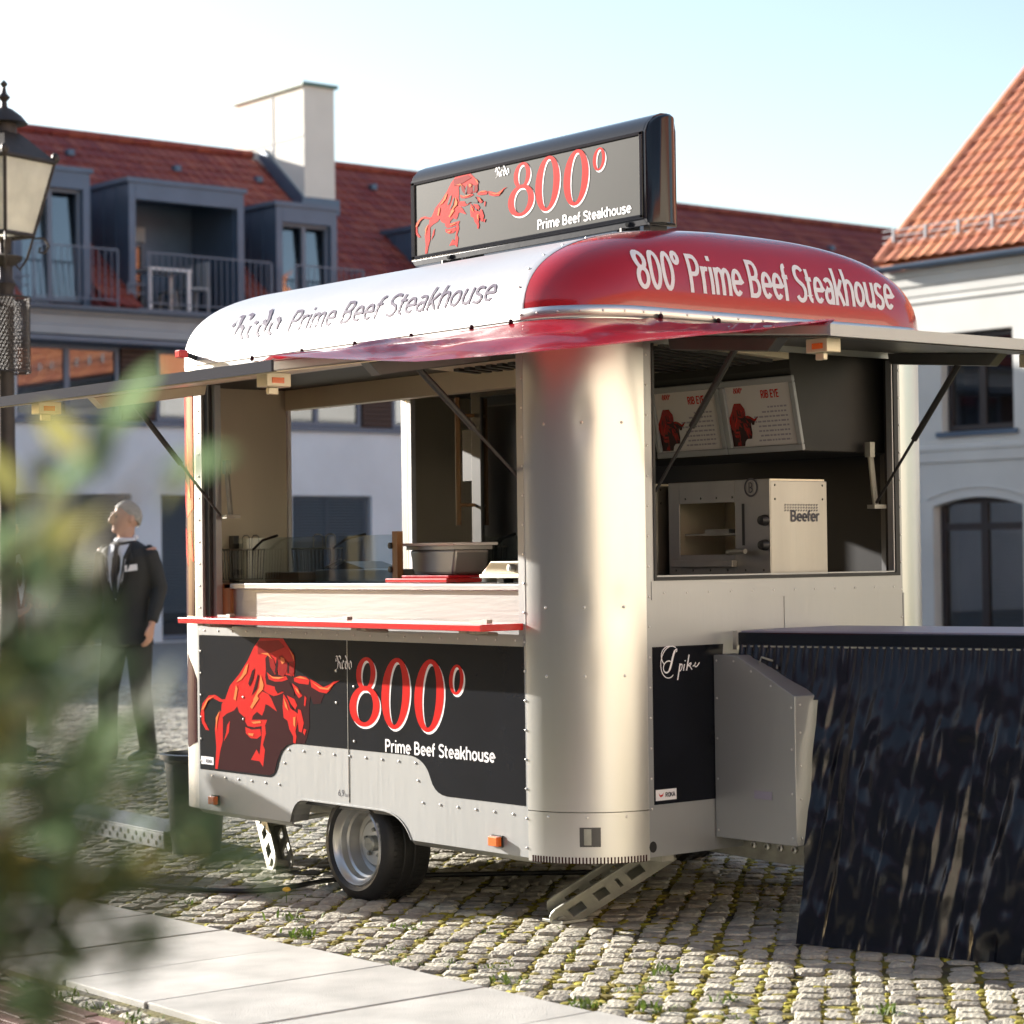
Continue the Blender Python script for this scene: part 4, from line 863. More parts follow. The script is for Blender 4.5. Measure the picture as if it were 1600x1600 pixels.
def tile_roof(par, key, m, org, ax, up, nu, nv, skip, du=.215, dv=.33):
    ax, up = Vector(ax).normalized(), Vector(up).normalized(); nr = ax.cross(up).normalized()
    if nr.z < 0: nr = -nr; 
    B = Matrix((ax, up, nr)).transposed().to_4x4(); L = []
    for j in range(nv):
        for i in range(nu):
            p = Vector(org)+ax*du*(i+.5)+up*dv*j
            if skip(p): continue
            px, py, z = project(p); vis = 0 < px < 1600 and 0 < py < 560 and not (300 < px < 1440 and py > 470)
            M = B.copy(); M.translation = p+nr*rr.uniform(0, .006); L.append((z if vis else 999, M @ Matrix.Rotation(rr.uniform(-.012, .012), 4, 'Z')))
    L.sort(key=lambda t: t[0]); J = []
    for k, (d, M) in enumerate(L):
        if k < 300: o = bpy.data.objects.new('roof_tile', tme[key]); COL.objects.link(o); o.parent = par; o.matrix_local = Matrix.Translation(-par.parent.location if par.parent else (0, 0, 0))@ M if False else M
        else: J.append((M, 0))
    many('tile_field', [tv], [tf], J, m, par, kind='stuff')
# --- long building on the left
HA = thing('apartment_house', (XB-2, 14, 0), 'long pale house with dark red roof, dormers and white chimney behind the trailer', 'building')
Y0, Y1 = 2.0, 46.0
holes = []; wins = []; shut = []
for k in range(-2, 7):
    b = 12.36+k*4.96
    if b < Y0 or b+4.6 > Y1: continue
    wins.append((b-.62, b+1.32)); shut.append((b+1.36, b+2.02)); wins.append((b+2.04, b+4.28))
    holes.append((b-.64, b+4.30, 3.74, 5.0))
doors = [(8.4, 10.6), (10.95, 13.83), (14.40, 16.4), (17.05, 18.78), (20.4, 22.1), (23.8, 25.5), (27.2, 28.9), (30.6, 32.3), (34, 35.7)]
holes += [(a, b, .02, 2.51) for a, b in doors]
mb = MB(); wall_holes(mb, Y0, Y1, 0, 5.22, holes, FA, -.35, 0); wl = mb.build('wall', WALLA, HA)
mb = MB(); rect(mb, FA, Y0, Y1, 0, 5.3, -9.0, -8.7); mb.box((XB-8.7, Y0, 0), (XB-.36, Y0+.3, 5.3)); mb.box((XB-8.7, Y1-.3, 0), (XB-.36, Y1, 5.3)); rect(mb, FA, Y0+.3, Y1-.3, 0, 5.2, -1.6, -1.5); mb.build('rear_wall', WALLA, HA)
for a, b in wins:
    n = 3 if b-a > 2 else 2
    o = window(HA, FA, a, b, 3.76, 4.98, -.16, BLUEG, WGLASS if rr.random() < .8 else DGLASS, [a+(b-a)*q/n for q in range(1, n)], (), .07)
    mb = MB(); rect(mb, FA, a+.1, a+.34, 3.8, 4.95, -.42, -.40); mb.build('curtain', CURT, o)
for a, b in shut:
    mb = MB()
    for q in range(14): z = 3.80+q*.085; mb.prism([(-.14, z), (-.10, z+.012), (-.10, z+.075), (-.14, z+.063)], a, b, lambda u, v, d: (XB+u, d, v))
    rect(mb, FA, a, b, 3.77, 4.97, -.17, -.145); mb.build('roller_shutter', BROWNS, HA)
mb = MB(); rect(mb, FA, Y0, Y1, 3.66, 3.735, .0, .07); mb.build('sill_band', BLUEG, HA)
for i, (a, b) in enumerate(doors):
    o = window(HA, FA, a+.02, b-.02, .04, 2.50, -.20, BLUEG, DGLASS, [(a+b)/2], (), .07, 'french_window')
    mb = MB(); z0 = 1.7 if i in (3, 5, 7) else .5
    z = 2.46
    while z > z0: mb.prism([(-.10, z), (-.05, z-.03), (-.045, z-.025), (-.095, z+.005)], a+.05, b-.05, lambda u, v, d: (XB+u, d, v)); z -= .052
    mb.build('blind', BLIND, o, kind='stuff')
    if i == 3: mb = MB(); rect(mb, FA, a+.3, a+.6, .1, 1.9, -.42, -.40); rect(mb, FA, b-.7, b-.35, .1, 1.9, -.42, -.40); mb.build('curtain', CURT, o)
mb = MB(); mb.prism([(0, 5.08), (.42, 5.10), (.42, 5.24), (.36, 5.26), (.36, 5.42), (.44, 5.44), (.46, 5.58), (.0, 5.60)], Y0-.2, Y1, lambda u, v, d: (XB+u, d, v)); mb.build('cornice', LGREY, HA)
mb = MB(); mb.prism([(.44, 5.50)]+arc(.53, 5.56, .08, .08, 180, 360, 6)+[(.60, 5.56)]+arc(.53, 5.56, .07, .07, 360, 180, 6), Y0-.2, Y1, lambda u, v, d: (XB+u, d, v)); mb.prism([(.02, 4.98), (.40, 5.0), (.40, 5.075), (.02, 5.075)], Y0, Y1, lambda u, v, d: (XB+u, d, v)); mb.build('gutter', BLUEG, HA)
EX, EZ, RX, RZ = XB+.40, 5.60, -32.4, 9.50
def zroof(x): return EZ+(RZ-EZ)*(EX-x)/(EX-RX)
dorm = [(7.0, 8.4, 7.62), (10.2, 11.2, 7.6), (11.70, 13.09, 7.86), (13.82, 16.10, 7.80), (16.77, 18.07, 7.66), (20.9, 23.2, 7.72), (24.0, 25.3, 7.6), (28, 30, 7.6)]
mb = MB(); yc = Y0
for a, b, zt in dorm+[(Y1, Y1, 0)]:
    mb.prism([(EX, EZ-.05), (RX, RZ-.05), (XB-9.1, EZ-.05)], yc, a, lambda u, v, d: (u, d, v))
    if b > a: cx_ = XB-(1.62 if b-a > 2 else 1.3); mb.prism([(cx_, EZ-.05), (cx_, zroof(cx_)-.05), (RX, RZ-.05), (XB-9.1, EZ-.05)], a, b, lambda u, v, d: (u, d, v))
    yc = b
rf = mb.build('roof', TILED, HA)
def insd(p):
    for a, b, zt in dorm:
        if a-.02 < p.y < b+.02 and p.z < zt: return True
    return 19.40 < p.y < 20.16 and -33 < p.x < -30.4
tile_roof(rf, 'd', TILED, (EX+.02, Y0, EZ+.0), (0, 1, 0), (RX-EX, 0, RZ-EZ), int((Y1-Y0)/.215), 19, insd)
for o in rf.children:
    if o.name.startswith('roof_tile'): pass
mb = MB()
for i in range(int((Y1-Y0)/.35)): y = Y0+i*.35; mb.loft([((RX, y, RZ+.0), (.12, 0, 0), (0, 0, .10)), ((RX, y+.36, RZ+.012), (.105, 0, 0), (0, 0, .085))], 8)
mb.build('ridge_tiles', TILED, HA, kind='stuff')
for a, b, zt in dorm:
    mb = MB(); xz = EX-(zt-EZ)/(RZ-EZ)*(EX-RX)
    cw = .13
    for y0, y1 in ((a, a+cw), (b-cw, b)):
        mb.prism([(XB+.02, 5.60), (XB+.02, zt-.02), (xz-.1, zt-.02), (XB-.1, 5.70)], y0, y1, lambda u, v, d: (u, d, v))
    mb.prism([(XB+.06, zt-.02), (XB+.06, zt+.06), (xz-.6, zt+.10), (xz-.6, zt)], a-.05, b+.05, lambda u, v, d: (u, d, v))
    mb.box((XB-.10, a+cw, zt-.30), (XB+.025, b-cw, zt-.02)); dm = mb.build('dormer', ZINC, HA)
    mb = MB()
    for s in range(1, 6):
        x = XB+.0-s*.42
        if x > xz+.2:
            z0 = zroof(x)
            for y in (a-.012, b): mb.box((x-.012, y, z0), (x+.012, y+.012, zt-.03))
    mb.build('standing_seams', ZINC, dm, kind='stuff')
    big = b-a > 2
    if not big:
        mb = MB(); mb.box((XB-1.28, a+cw, 5.62), (XB-1.2, b-cw, zt-.05)); mb.box((XB-1.2, a+cw, 5.60), (XB-.2, b-cw, 5.64)); mb.build('dormer_room', WALLA, dm)
        window(HA, FA, a+cw, b-cw, 5.68, zt-.30, -.12, BLUEG, WGLASS, [(a+b)/2], (), .06, 'dormer_window', .075)
    else:
        mb = MB(); mb.box((XB-1.6, a+cw, 5.62), (XB-1.5, b-cw, zt)); mb.box((XB-1.5, a+cw, 5.60), (XB, b-cw, 5.66)); mb.box((XB-1.5, b-cw-.02, 5.66), (XB-.1, b-cw-.001, zt-.1)); mb.box((XB-1.5, a+cw, zt-.12), (XB-.1, b-cw, zt-.06)); mb.build('loggia_lining', ZINC, dm)
        mb = MB(); mb.box((XB-1.49, a+cw+.05, 7.0), (XB-1.40, a+cw+1.0, 7.26)); mb.build('roller_box', LGREY, dm)
        window(HA, FA, a+cw+.1, a+cw+1.0, 5.68, 6.98, -1.48, BLUEG, DGLASS, [a+cw+.55], (), .06, 'loggia_window')
    mb = MB(); mb.box((XB+.44, a+.1, 6.53), (XB+.46, b+.28, 6.555)); mb.box((XB+.44, a+.1, 5.69), (XB+.46, b+.28, 5.71)); mb.box((XB+.0, b+.26, 6.53), (XB+.46, b+.28, 6.555))
    for q in (a+.11, b+.265): mb.box((XB+.44, q-.012, 5.58), (XB+.465, q+.012, 6.54))
    rl = mb.build('balcony_railing', BLUEG, HA)
    n = int((b-a+.25)/.115)
    for i in range(n):
        y = a+.16+i*.115; mb = MB(); mb.box((XB+.445, y-.006, 5.70), (XB+.457, y+.006, 6.53)); mb.build('baluster', BLUEG, rl)
# chimney
CHX = (-33.0, -30.5)
mb = MB(); mb.box((CHX[0], 19.42, 6.5), (CHX[1], 20.14, 10.60)); ch = mb.build('chimney', CHIM, HA)
mb = MB(); mb.box((CHX[0]-.06, 19.36, 10.60), (CHX[1]+.06, 20.20, 10.67)); mb.build('chimney_cap', COPPER, ch)
mb = MB(); mb.box((CHX[1]+.001, 19.34, 8.02), (CHX[1]+.04, 20.22, 8.42)); mb.prism([(CHX[1]+.02, 8.0), (CHX[1]+.02, 8.40), (-31.9, 9.55), (-32.05, 9.4)], 19.36, 19.415, lambda u, v, d: (u, d, v)); mb.build('chimney_flashing', ZINC, ch)
mb = MB()
for x in (-31.6,): mb.box((x-.012, 19.405, 9.0), (x+.012, 19.419, 10.55))
mb.box((CHX[0], 19.405, 9.62), (CHX[1], 19.419, 9.635)); mb.build('render_joints', LGREY, ch)
for p, q in ((12.6, 8.9), (14.9, 8.9), (17.1, 8.8), (18.9, 8.75), (21.8, 8.9), (23.3, 8.85), (22.5, 8.1), (31, 8.6), (35, 8.6)):
    x = EX-(q-EZ)/(RZ-EZ)*(EX-RX); mb = MB(); mb.box((x-.05, p-.07, q), (x+.12, p+.07, q+.13)); mb.build('roof_vent', ZINC, HA, bevel=.02)
mb = MB(); 
for k in range(120):
    y = Y0+.2+k*.36
    if any(a-.1 < y < b+.35 for a, b, _ in dorm): continue
    mb.box((XB+.10, y, 5.80), (XB+.13, y+.03, 6.06)); mb.box((XB+.10, y, 6.03), (XB+.12, y+.36, 6.055)); mb.box((XB+.10, y, 5.88), (XB+.12, y+.36, 5.90))
mb.build('snow_guard', BLUEG, HA, kind='stuff')
# garden furniture on the balcony
TBL = thing('balcony_table', (XB-.55, 14.75, 5.66), 'white garden table standing on the middle balcony of the red roof', 'table')
mb = MB(); mb.box((-.35, -.42, .70), (.35, .42, .74)); mb.build('table_top', WHITEV, None).parent = TBL
for sx in (-.3, .3):
    for sy in (-.38, .38): mb = MB(); mb.box((sx-.025, sy-.025, 0), (sx+.025, sy+.025, .70)); mb.build('leg', WHITEV, None).parent = TBL
CH = thing('balcony_chair', (XB-.5, 15.35, 5.66), 'grey slatted garden chair right of the white balcony table, nearer the railing', 'chair', 'garden chairs on the balcony')
mb = MB(); mb.box((-.22, -.22, .42), (.22, .22, .46)); mb.build('seat', LGREY, None).parent = CH
for i in range(5): mb = MB(); mb.box((-.2+i*.085, .19, .46), (-.14+i*.085, .22, .92)); mb.build('back_slat', LGREY, None).parent = CH
for sx in (-.2, .2):
    for sy in (-.2, .2): mb = MB(); mb.box((sx-.02, sy-.02, 0), (sx+.02, sy+.02, .42)); mb.build('leg', LGREY, None).parent = CH
c2 = copy_tree(CH); c2.location = (XB-1.1, 15.38, 5.66); c2['label'] = 'grey slatted garden chair behind, deeper inside the balcony next to the wall'
# --- house on the right
HB = thing('corner_house', (-10, YR+3, 0), 'cream house with bright orange tiled roof and brown windows at the right edge', 'building')
UX0, UX1 = -16.45, 3.0
hb = []
uw = [(-15.6, -14.29), (-12.4, -11.1), (-9.2, -7.9), (-6, -4.7), (-2.8, -1.5)]
ud = [(-15.8, -14.16), (-12.6, -10.95), (-9.4, -7.75), (-6.2, -4.55), (-3, -1.35)]
hb += [(a, b, 3.11, 4.55) for a, b in uw]+[(a, b, .03, 2.16) for a, b in ud]
mb = MB(); wall_holes(mb, UX0, UX1, 0, 5.5, hb, FB, -.35, 0); mb.build('wall', WALLB, HB)
mb = MB(); mb.box((UX0, YR+.36, 0), (UX0+.3, YR+8, 5.5)); mb.box((UX1-.3, YR+.36, 0), (UX1, YR+8, 5.5)); mb.box((UX0, YR+8, 0), (UX1, YR+8.3, 5.5)); rect(mb, FB, UX0+.3, UX1-.3, 0, 5.4, -1.4, -1.3)
mb.prism([(YR+.1, 5.5), (YR+8.2, 5.5), (YR+4.15, 9.0)], UX0, UX0+.3, lambda u, v, d: (d, u, v)); mb.build('side_wall', WALLB, HB)
for a, b in uw:
    o = window(HB, FB, a+.02, b-.02, 3.13, 4.53, -.17, FRAMED, DGLASS, [(a+b)/2], (), .075)
    mb = MB(); rect(mb, FB, a+.12, a+.36, 3.2, 4.45, -.40, -.38); mb.build('curtain', CURT, o)
    mb = MB(); rect(mb, FB, a-.08, b+.08, 3.04, 3.108, -.1, .05); mb.build('window_sill', ZINC, HB)
for a, b in ud:
    c = (a+b)/2
    mb = MB()     # wall piece above a shallow arch
    ap = [(a, 2.161)]+[(a+(b-a)*i/12, 2.03+.125*(1-((i-6)/6)**2)) for i in range(13)]+[(b, 2.161)]
    mb.prism(ap, -.349, -.002, FB); mb.build('arch_head', WALLB, HB)
    ho = [(a-.09, 2.02)]+[(a-.09+(b-a+.18)*i/14, 2.13+.16*(1-((i-7)/7)**2)) for i in range(15)]
    mb = MB()
    for (u0, v0), (u1, v1) in zip(ho[1:], ho[2:]): mb.prism([(u0, v0), (u1, v1), (u1, v1+.035), (u0, v0+.035)], .0, .02, FB)
    mb.build('arch_moulding', WALLB, HB)
    o = window(HB, FB, a+.02, b-.02, .03, 2.15, -.2, FRAMED, DGLASS, [c], [1.73], .085, 'french_window')
    mb = MB(); rect(mb, FB, a+.14, a+.50, .1, 1.66, -.42, -.40); mb.build('curtain', CURT, o)
    mb = MB(); mb.ell(FB(a+.55, 1.62, -.8), (.10, .10, .12), 6); mb.build('room_lamp', CURT, o)
    mb = MB(); z = 1.6
    while z > .3: mb.prism([(-.10, z), (-.05, z-.03), (-.045, z-.025), (-.095, z+.005)], c+.09, b-.12, lambda u, v, d: (d, YR-u+.22, v)); z -= .06
    mb.build('blind', BLIND, o, kind='stuff')
mb = MB(); mb.prism([(0, 2.66), (.03, 2.68), (.03, 2.83), (.05, 2.85), (.05, 2.90), (0, 2.92)], UX0-.03, UX1, lambda u, v, d: (d, YR-u, v)); mb.build('belt_course', WALLB, HB)
mb = MB(); mb.prism([(0, 5.02), (.03, 5.04), (.03, 5.12), (.05, 5.14), (.06, 5.27), (.09, 5.29), (.10, 5.42), (.14, 5.44), (.15, 5.52), (0, 5.54)], UX0-.1, UX1, lambda u, v, d: (d, YR-u, v)); mb.build('cornice', WALLB, HB)
mb = MB(); mb.prism(arc(.25, 5.60, .08, .08, 180, 360, 8)+arc(.25, 5.60, .066, .066, 360, 180, 8), UX0-.15, UX1, lambda u, v, d: (d, YR-u, v)); mb.build('gutter', ZINC, HB)
EY, EZ2, RY, RZ2 = YR-.22, 5.66, YR+4.15, 9.68
mb = MB(); mb.prism([(EY, EZ2-.06), (RY, RZ2-.06), (YR+8.6, EZ2-.06)], UX0-.12, UX1+.1, lambda u, v, d: (d, u, v)); rb = mb.build('roof', TILEO, HB)
tile_roof(rb, 'o', TILEO, (UX0-.14, EY-.03, EZ2), (1, 0, 0), (0, RY-EY, RZ2-EZ2), int((UX1-UX0+.2)/.215), 19, lambda p: False)
mb = MB()
for i in range(18): a = Vector((UX0-.14, EY, EZ2+.03)).lerp(Vector((UX0-.14, RY, RZ2+.03)), i/18); b = Vector((UX0-.14, EY, EZ2+.05)).lerp(Vector((UX0-.14, RY, RZ2+.05)), (i+1.05)/18); mb.loft([(a, (.10, 0, 0), (0, -.04, .05)), (b, (.09, 0, 0), (0, -.035, .045))], 8)
mb.build('verge_tiles', TILEO, HB, kind='stuff')
mb = MB(); ym, zm = EY+.30, EZ2+.28
for dz in (.06, .15, .24): mb.box((UX0-.3, ym-.008, zm+dz), (UX1, ym+.008, zm+dz+.014))
for i in range(24): x = UX0-.1+i*.62; mb.prism([(ym-.03, zm-.12), (ym+.03, zm+.02), (ym+.02, zm+.27), (ym-.02, zm+.27)], x, x+.035, lambda u, v, d: (d, u, v))
mb.build('snow_guard', LGREY, HB)
# --- sunlit house across the yard, right of the frame
HC = thing('yard_house', (17, 2, 0), 'cream sunlit house across the yard, outside the picture', 'building')
FC = lambda u, v, d: (16.5-d, u, v)
hc = [(y, y+1.2, z, z+1.6) for y in range(-14, 22, 3) for z in (.9, 3.6)]
mb = MB(); wall_holes(mb, -16, 24, 0, 6.2, hc, FC, -.3, 0); mb.box((16.9, -16, 0), (24, 24, 6.2)); mb.build('wall', YARDW, HC)
for a, b, c, d in hc: window(HC, FC, a, b, c, d, -.15, FRAMED, DGLASS, [(a+b)/2])
mb = MB(); mb.prism([(16.0, 6.2), (20.5, 10), (25, 6.2)], -16.3, 24.3, lambda u, v, d: (u, d, v)); mb.build('roof', TILEO, HC)
# --- row house behind the photographer, in its own shade
HS = thing('row_house', (0, -17, 0), 'plain grey row house behind the photographer, outside the picture', 'building')
FS_ = lambda u, v, d: (u, -15.5+d, v)
hh = [(x, x+1.2, z, z+1.5) for x in range(-34, 13, 3) for z in (.9, 3.7)]
mb = MB(); wall_holes(mb, -36, 14, 0, 6.4, hh, FS_, -.3, 0); mb.box((-36, -24, 0), (14, -16.3, 6.4)); mb.build('wall', SLATEW, HS)
for a, b, c, d in hh: window(HS, FS_, a, b, c, d, -.15, FRAMED, DGLASS, [(a+b)/2])
mb = MB(); mb.prism([(-15.1, 6.4), (-20, 10.4), (-25, 6.4)], -36.3, 14.3, lambda u, v, d: (d, u, v)); mb.build('roof', TILED, HS)
# ------------------------------------------------------------ things in the trailer
def kid(mb, name, m, par, **k):
    o = mb.build(name, m, None, **k); o.parent = par; return o
OV = thing('grill_oven', (-.41, 1.24, 1.296), 'steel top-heat grill oven with square opening and black lettering behind the end window', 'oven')
def ox(x, y, z): return (x+.41, y-1.24, z-1.296)
fo = lambda u, v, d: ox(u, 1.085-d, v)
mb = MB(); wall_holes(mb, -.70, -.122, 1.305, 1.68, [(-.635, -.315, 1.385, 1.592)], fo, -.006, 0); kid(mb, 'front_plate', STEELV, OV, bevel=.002)
mb = MB(); mb.box(ox(-.70, 1.0915, 1.305), ox(-.69, 1.41, 1.68)); mb.box(ox(-.69, 1.0915, 1.668), ox(-.135, 1.41, 1.68)); mb.box(ox(-.69, 1.0915, 1.305), ox(-.135, 1.41, 1.317)); mb.box(ox(-.69, 1.398, 1.317), ox(-.135, 1.41, 1.668)); mb.box(ox(-.31, 1.0915, 1.317), ox(-.30, 1.398, 1.668)); kid(mb, 'case', INNER, OV)
mb = MB(); mb.box(ox(-.134, 1.0915, 1.300), ox(-.122, 1.41, 1.672)); spn = kid(mb, 'side_plate', STEELV, OV, bevel=.002)
fs2 = lambda u, v, d: ox(-.122+d, u, v)
mb = MB(); text(mb, 'Beefer', 1.20, 1.512, .165, .044, .0085, fs2, .002); kid(mb, 'plate_lettering', TXT, spn, recalc=False)
mb = MB()
for i in range(13):
    for j in range(3): u = 1.165+i*.015; mb.prism([(u, 1.552+j*.011), (u+.006, 1.552+j*.011), (u+.012, 1.559+j*.011), (u+.006, 1.559+j*.011)], 0, .0015, fs2)
kid(mb, 'plate_hatching', TXT, spn, kind='stuff')
mb = MB()
for p in ((1.115, 1.655), (1.385, 1.655), (1.115, 1.60), (1.385, 1.60)): mb.lathe([(.005, 0), (.002, .003)], 6, Matrix.Translation(fs2(p[0], p[1], 0)) @ Matrix.Rotation(pi/2, 4, 'Y'))
for i in range(6): mb.lathe([(.005, 0), (.002, .003)], 6, Matrix.Translation(fo(-.66+i*.1, 1.322, 0)) @ Matrix.Rotation(pi/2, 4, 'X'))
for i in range(4): mb.lathe([(.005, 0), (.002, .003)], 6, Matrix.Translation(fo(-.60+i*.09, 1.612, 0)) @ Matrix.Rotation(pi/2, 4, 'X'))
kid(mb, 'screws', BLACKM, OV, kind='stuff')
mb = MB(); stroke(mb, arc(-.222, 1.648, .034, .034, 0, 360, 24), .008, fo, .002); stroke(mb, [(-.232, 1.628), (-.232, 1.668)], .005, fo, .0022); stroke(mb, arc(-.228, 1.657, .012, .010, 90, -90, 8), .005, fo, .0024, False); stroke(mb, arc(-.228, 1.638, .014, .010, 90, -90, 8), .005, fo, .0026, False); kid(mb, 'round_emblem', TXT, OV, recalc=False)
mb = MB(); mb.prism([(-.275, 1.42), (-.262, 1.42), (-.262, 1.585), (-.275, 1.585)], 0, .0015, fo); kid(mb, 'lift_slot', BLACKM, OV)
mb = MB(); mb.tube([fo(-.268, 1.40, 0), fo(-.268, 1.395, .045)], .007, 8); mb.tube([fo(-.315, 1.393, .045), fo(-.215, 1.397, .045)], .011, 10); kid(mb, 'lift_handle', GALV, OV)
mb = MB(); mb.box(fo(-.625, 1.462, -.02), fo(-.325, 1.470, -.27)); mb.box(fo(-.54, 1.47, -.05), fo(-.40, 1.487, -.16)); kid(mb, 'grill_tray', GALV, OV)
mb = MB(); mb.box(fo(-.655, 1.335, .0), fo(-.305, 1.362, .03)); kid(mb, 'drip_tray', STEELV, OV, bevel=.002)
for z in (1.517, 1.42):
    mb = MB(); mb.lathe([(.022, 0), (.022, .012), (.017, .03), (.001, .032)], 16, Matrix.Translation(fo(-.145, z, .001)) @ Matrix.Rotation(pi/2, 4, 'X')); kid(mb, 'control_knob', BLACKM, OV, smooth=40)
OV2 = copy_tree(OV); OV2.location.x -= .655; OV2['label'] = 'second steel grill oven half hidden behind the corner pillar, only its knobs showing'
def menu(x0, x1, label):
    cx = (x0+x1)/2; M = thing('menu_board', (cx, 1.203, 1.94), label, 'menu board')
    a = math.atan2(.15, .31)
    T = Matrix.Rotation(math.atan2(.06, .29), 4, 'X')
    w_ = x1-x0; h = .30
    f = lambda u, v, d: tuple(T @ Vector((u, -d, v)))
    mb = MB()
    for q in ((-w_/2, w_/2, -h/2, -h/2+.026), (-w_/2, w_/2, h/2-.026, h/2), (-w_/2, -w_/2+.026, -h/2+.026, h/2-.026), (w_/2-.026, w_/2, -h/2+.026, h/2-.026)):
        mb.prism([(q[0], q[2]), (q[1], q[2]), (q[1], q[3]), (q[0], q[3])], 0, .016, f)
    kid(mb, 'snap_frame', LGREY, M, bevel=.004)
    mb = MB(); mb.prism([(-w_/2+.02, -h/2+.02), (w_/2-.02, -h/2+.02), (w_/2-.02, h/2-.02), (-w_/2+.02, h/2-.02)], -.004, .003, f); kid(mb, 'poster', MENU, M)
    mb = MB(); text(mb, 'RIB EYE', .015, .068, .10, .032, .005, f, .0042); kid(mb, 'menu_title', [REDV], M, recalc=False); mb = MB(); fig800(mb, -.135, -.085, .095, .118, f, .0042)
    kid(mb, 'menu_heading', [REDV, REDV], M, recalc=False)
    mb = MB(); q = random.Random(4)
    for i in range(8):
        z = .028-i*.019; u = .145; wd = q.uniform(.09, .15) if i < 2 else q.uniform(.14, .19); uu = u-wd
        while uu < u:
            ww = q.uniform(.008, .026); ww = min(ww, u-uu); mb.prism([(uu, z), (uu+ww, z), (uu+ww, z+.007), (uu, z+.007)], .003, .004, f); uu += ww+.006
    kid(mb, 'menu_lines', GREYV, M, kind='stuff')
    mb = MB(); bull(mb, lambda x, y: (-.155+(x-640)*.000165, .055-(y-105)*.000145), f, .0042, [(0, -w_/2+.028, 1), (1, -h/2+.03, 1)]); kid(mb, 'menu_bull_emblem', [MAROON, REDD, REDD, REDV], M, recalc=False)
menu(-.905, -.485, 'framed menu poster with red bull, left one of the two, crossed by the gas strut'); menu(-.482, -.065, 'framed menu poster with red bull, right one of the two, unobstructed')
FR = thing('display_fridge', (-1.45, 1.2, .40), 'tall dark glass-fronted cabinet with long copper-coloured handle behind the serving window', 'cabinet')
mb = MB(); mb.box((-.40, -.20, 0), (.22, -.0, 1.74)); kid(mb, 'cabinet', BLACKM, FR, bevel=.004)
mb = MB(); 
for q in ((-.42, -.355, 0, 1.745), (.20, .22, 0, 1.745)): mb.box((q[0], -.222, q[2]), (q[1], -.201, q[3]))
mb.box((-.355, -.222, 0), (.20, -.201, .92)); mb.box((-.355, -.222, 1.70), (.20, -.201, 1.745)); kid(mb, 'door_frame', DKSTEEL, FR, bevel=.002)
mb = MB(); mb.box((-.355, -.212, .92), (.20, -.206, 1.70)); kid(mb, 'door_pane', GLSD, FR)
mb = MB(); mb.tube([(-.43, -.29, 1.13), (-.43, -.29, 1.70)], .012, 10); mb.tube([(-.40, -.22, 1.22), (-.43, -.29, 1.22)], .008, 6); mb.tube([(-.40, -.22, 1.62), (-.43, -.29, 1.62)], .008, 6); kid(mb, 'handle', WOOD, FR)
for k in range(3): mb = MB(); mb.box((-.35, -.199, 1.05+k*.2), (.19, -.19, 1.058+k*.2)); kid(mb, 'shelf', GALV, FR)
mb = MB(); mb.box((-.50, -.21, 1.33), (-.425, -.17, 1.56)); kid(mb, 'control_box', BLACKM, FR)
PN = thing('steel_food_pan', (-1.42, .50, 1.285), 'deep steel food pan with lid on red boards at the right of the counter', 'food pan')
mb = MB(); mb.prism([(-.13, .030), (.14, .030), (.16, .135), (-.16, .135)], -.09, .09, lambda u, v, d: (u, d, v)); kid(mb, 'pan', STEEL, PN, bevel=.012)
mb = MB(); mb.box((-.22, -.12, .152), (.18, .12, .164)); kid(mb, 'lid', WHITEV, PN, bevel=.003)
mb = MB(); mb.box((-.165, -.10, .135), (.165, .10, .152)); kid(mb, 'rim', STEEL, PN)
RB = thing('red_board', (-1.30, .42, 1.285), 'red and pink cutting boards lying under the steel food pan', 'cutting board')
mb = MB(); mb.box((-.22, -.18, .001), (.20, .0, .018)); kid(mb, 'lower_board', REDSHELF, RB, bevel=.003)
mb = MB(); mb.box((-.16, -.14, .0185), (.16, .16, .030)); kid(mb, 'upper_board', CLOTH, RB, bevel=.003)
GB = thing('steel_griddle', (-.62, .40, 1.285), 'low steel griddle box with round knob at the right end of the counter', 'griddle')
mb = MB(); mb.box((-.22, -.20, .02), (.24, .2, .035)); mb.prism([(-.22, .035), (.24, .035), (.24, .085), (-.16, .085)], -.19, .2, lambda u, v, d: (u, d, v)); kid(mb, 'body', INNER, GB, bevel=.004)
mb = MB(); mb.lathe([(.016, 0), (.013, .02), (.001, .022)], 12, Matrix.Translation((-.02, -.192, .06)) @ Matrix.Rotation(pi/2, 4, 'X')); kid(mb, 'knob', STEEL, GB)
for x in (-.15, .16): mb = MB(); mb.box((x-.02, -.15, 0), (x+.02, -.1, .02)); kid(mb, 'foot', BLACKM, GB)
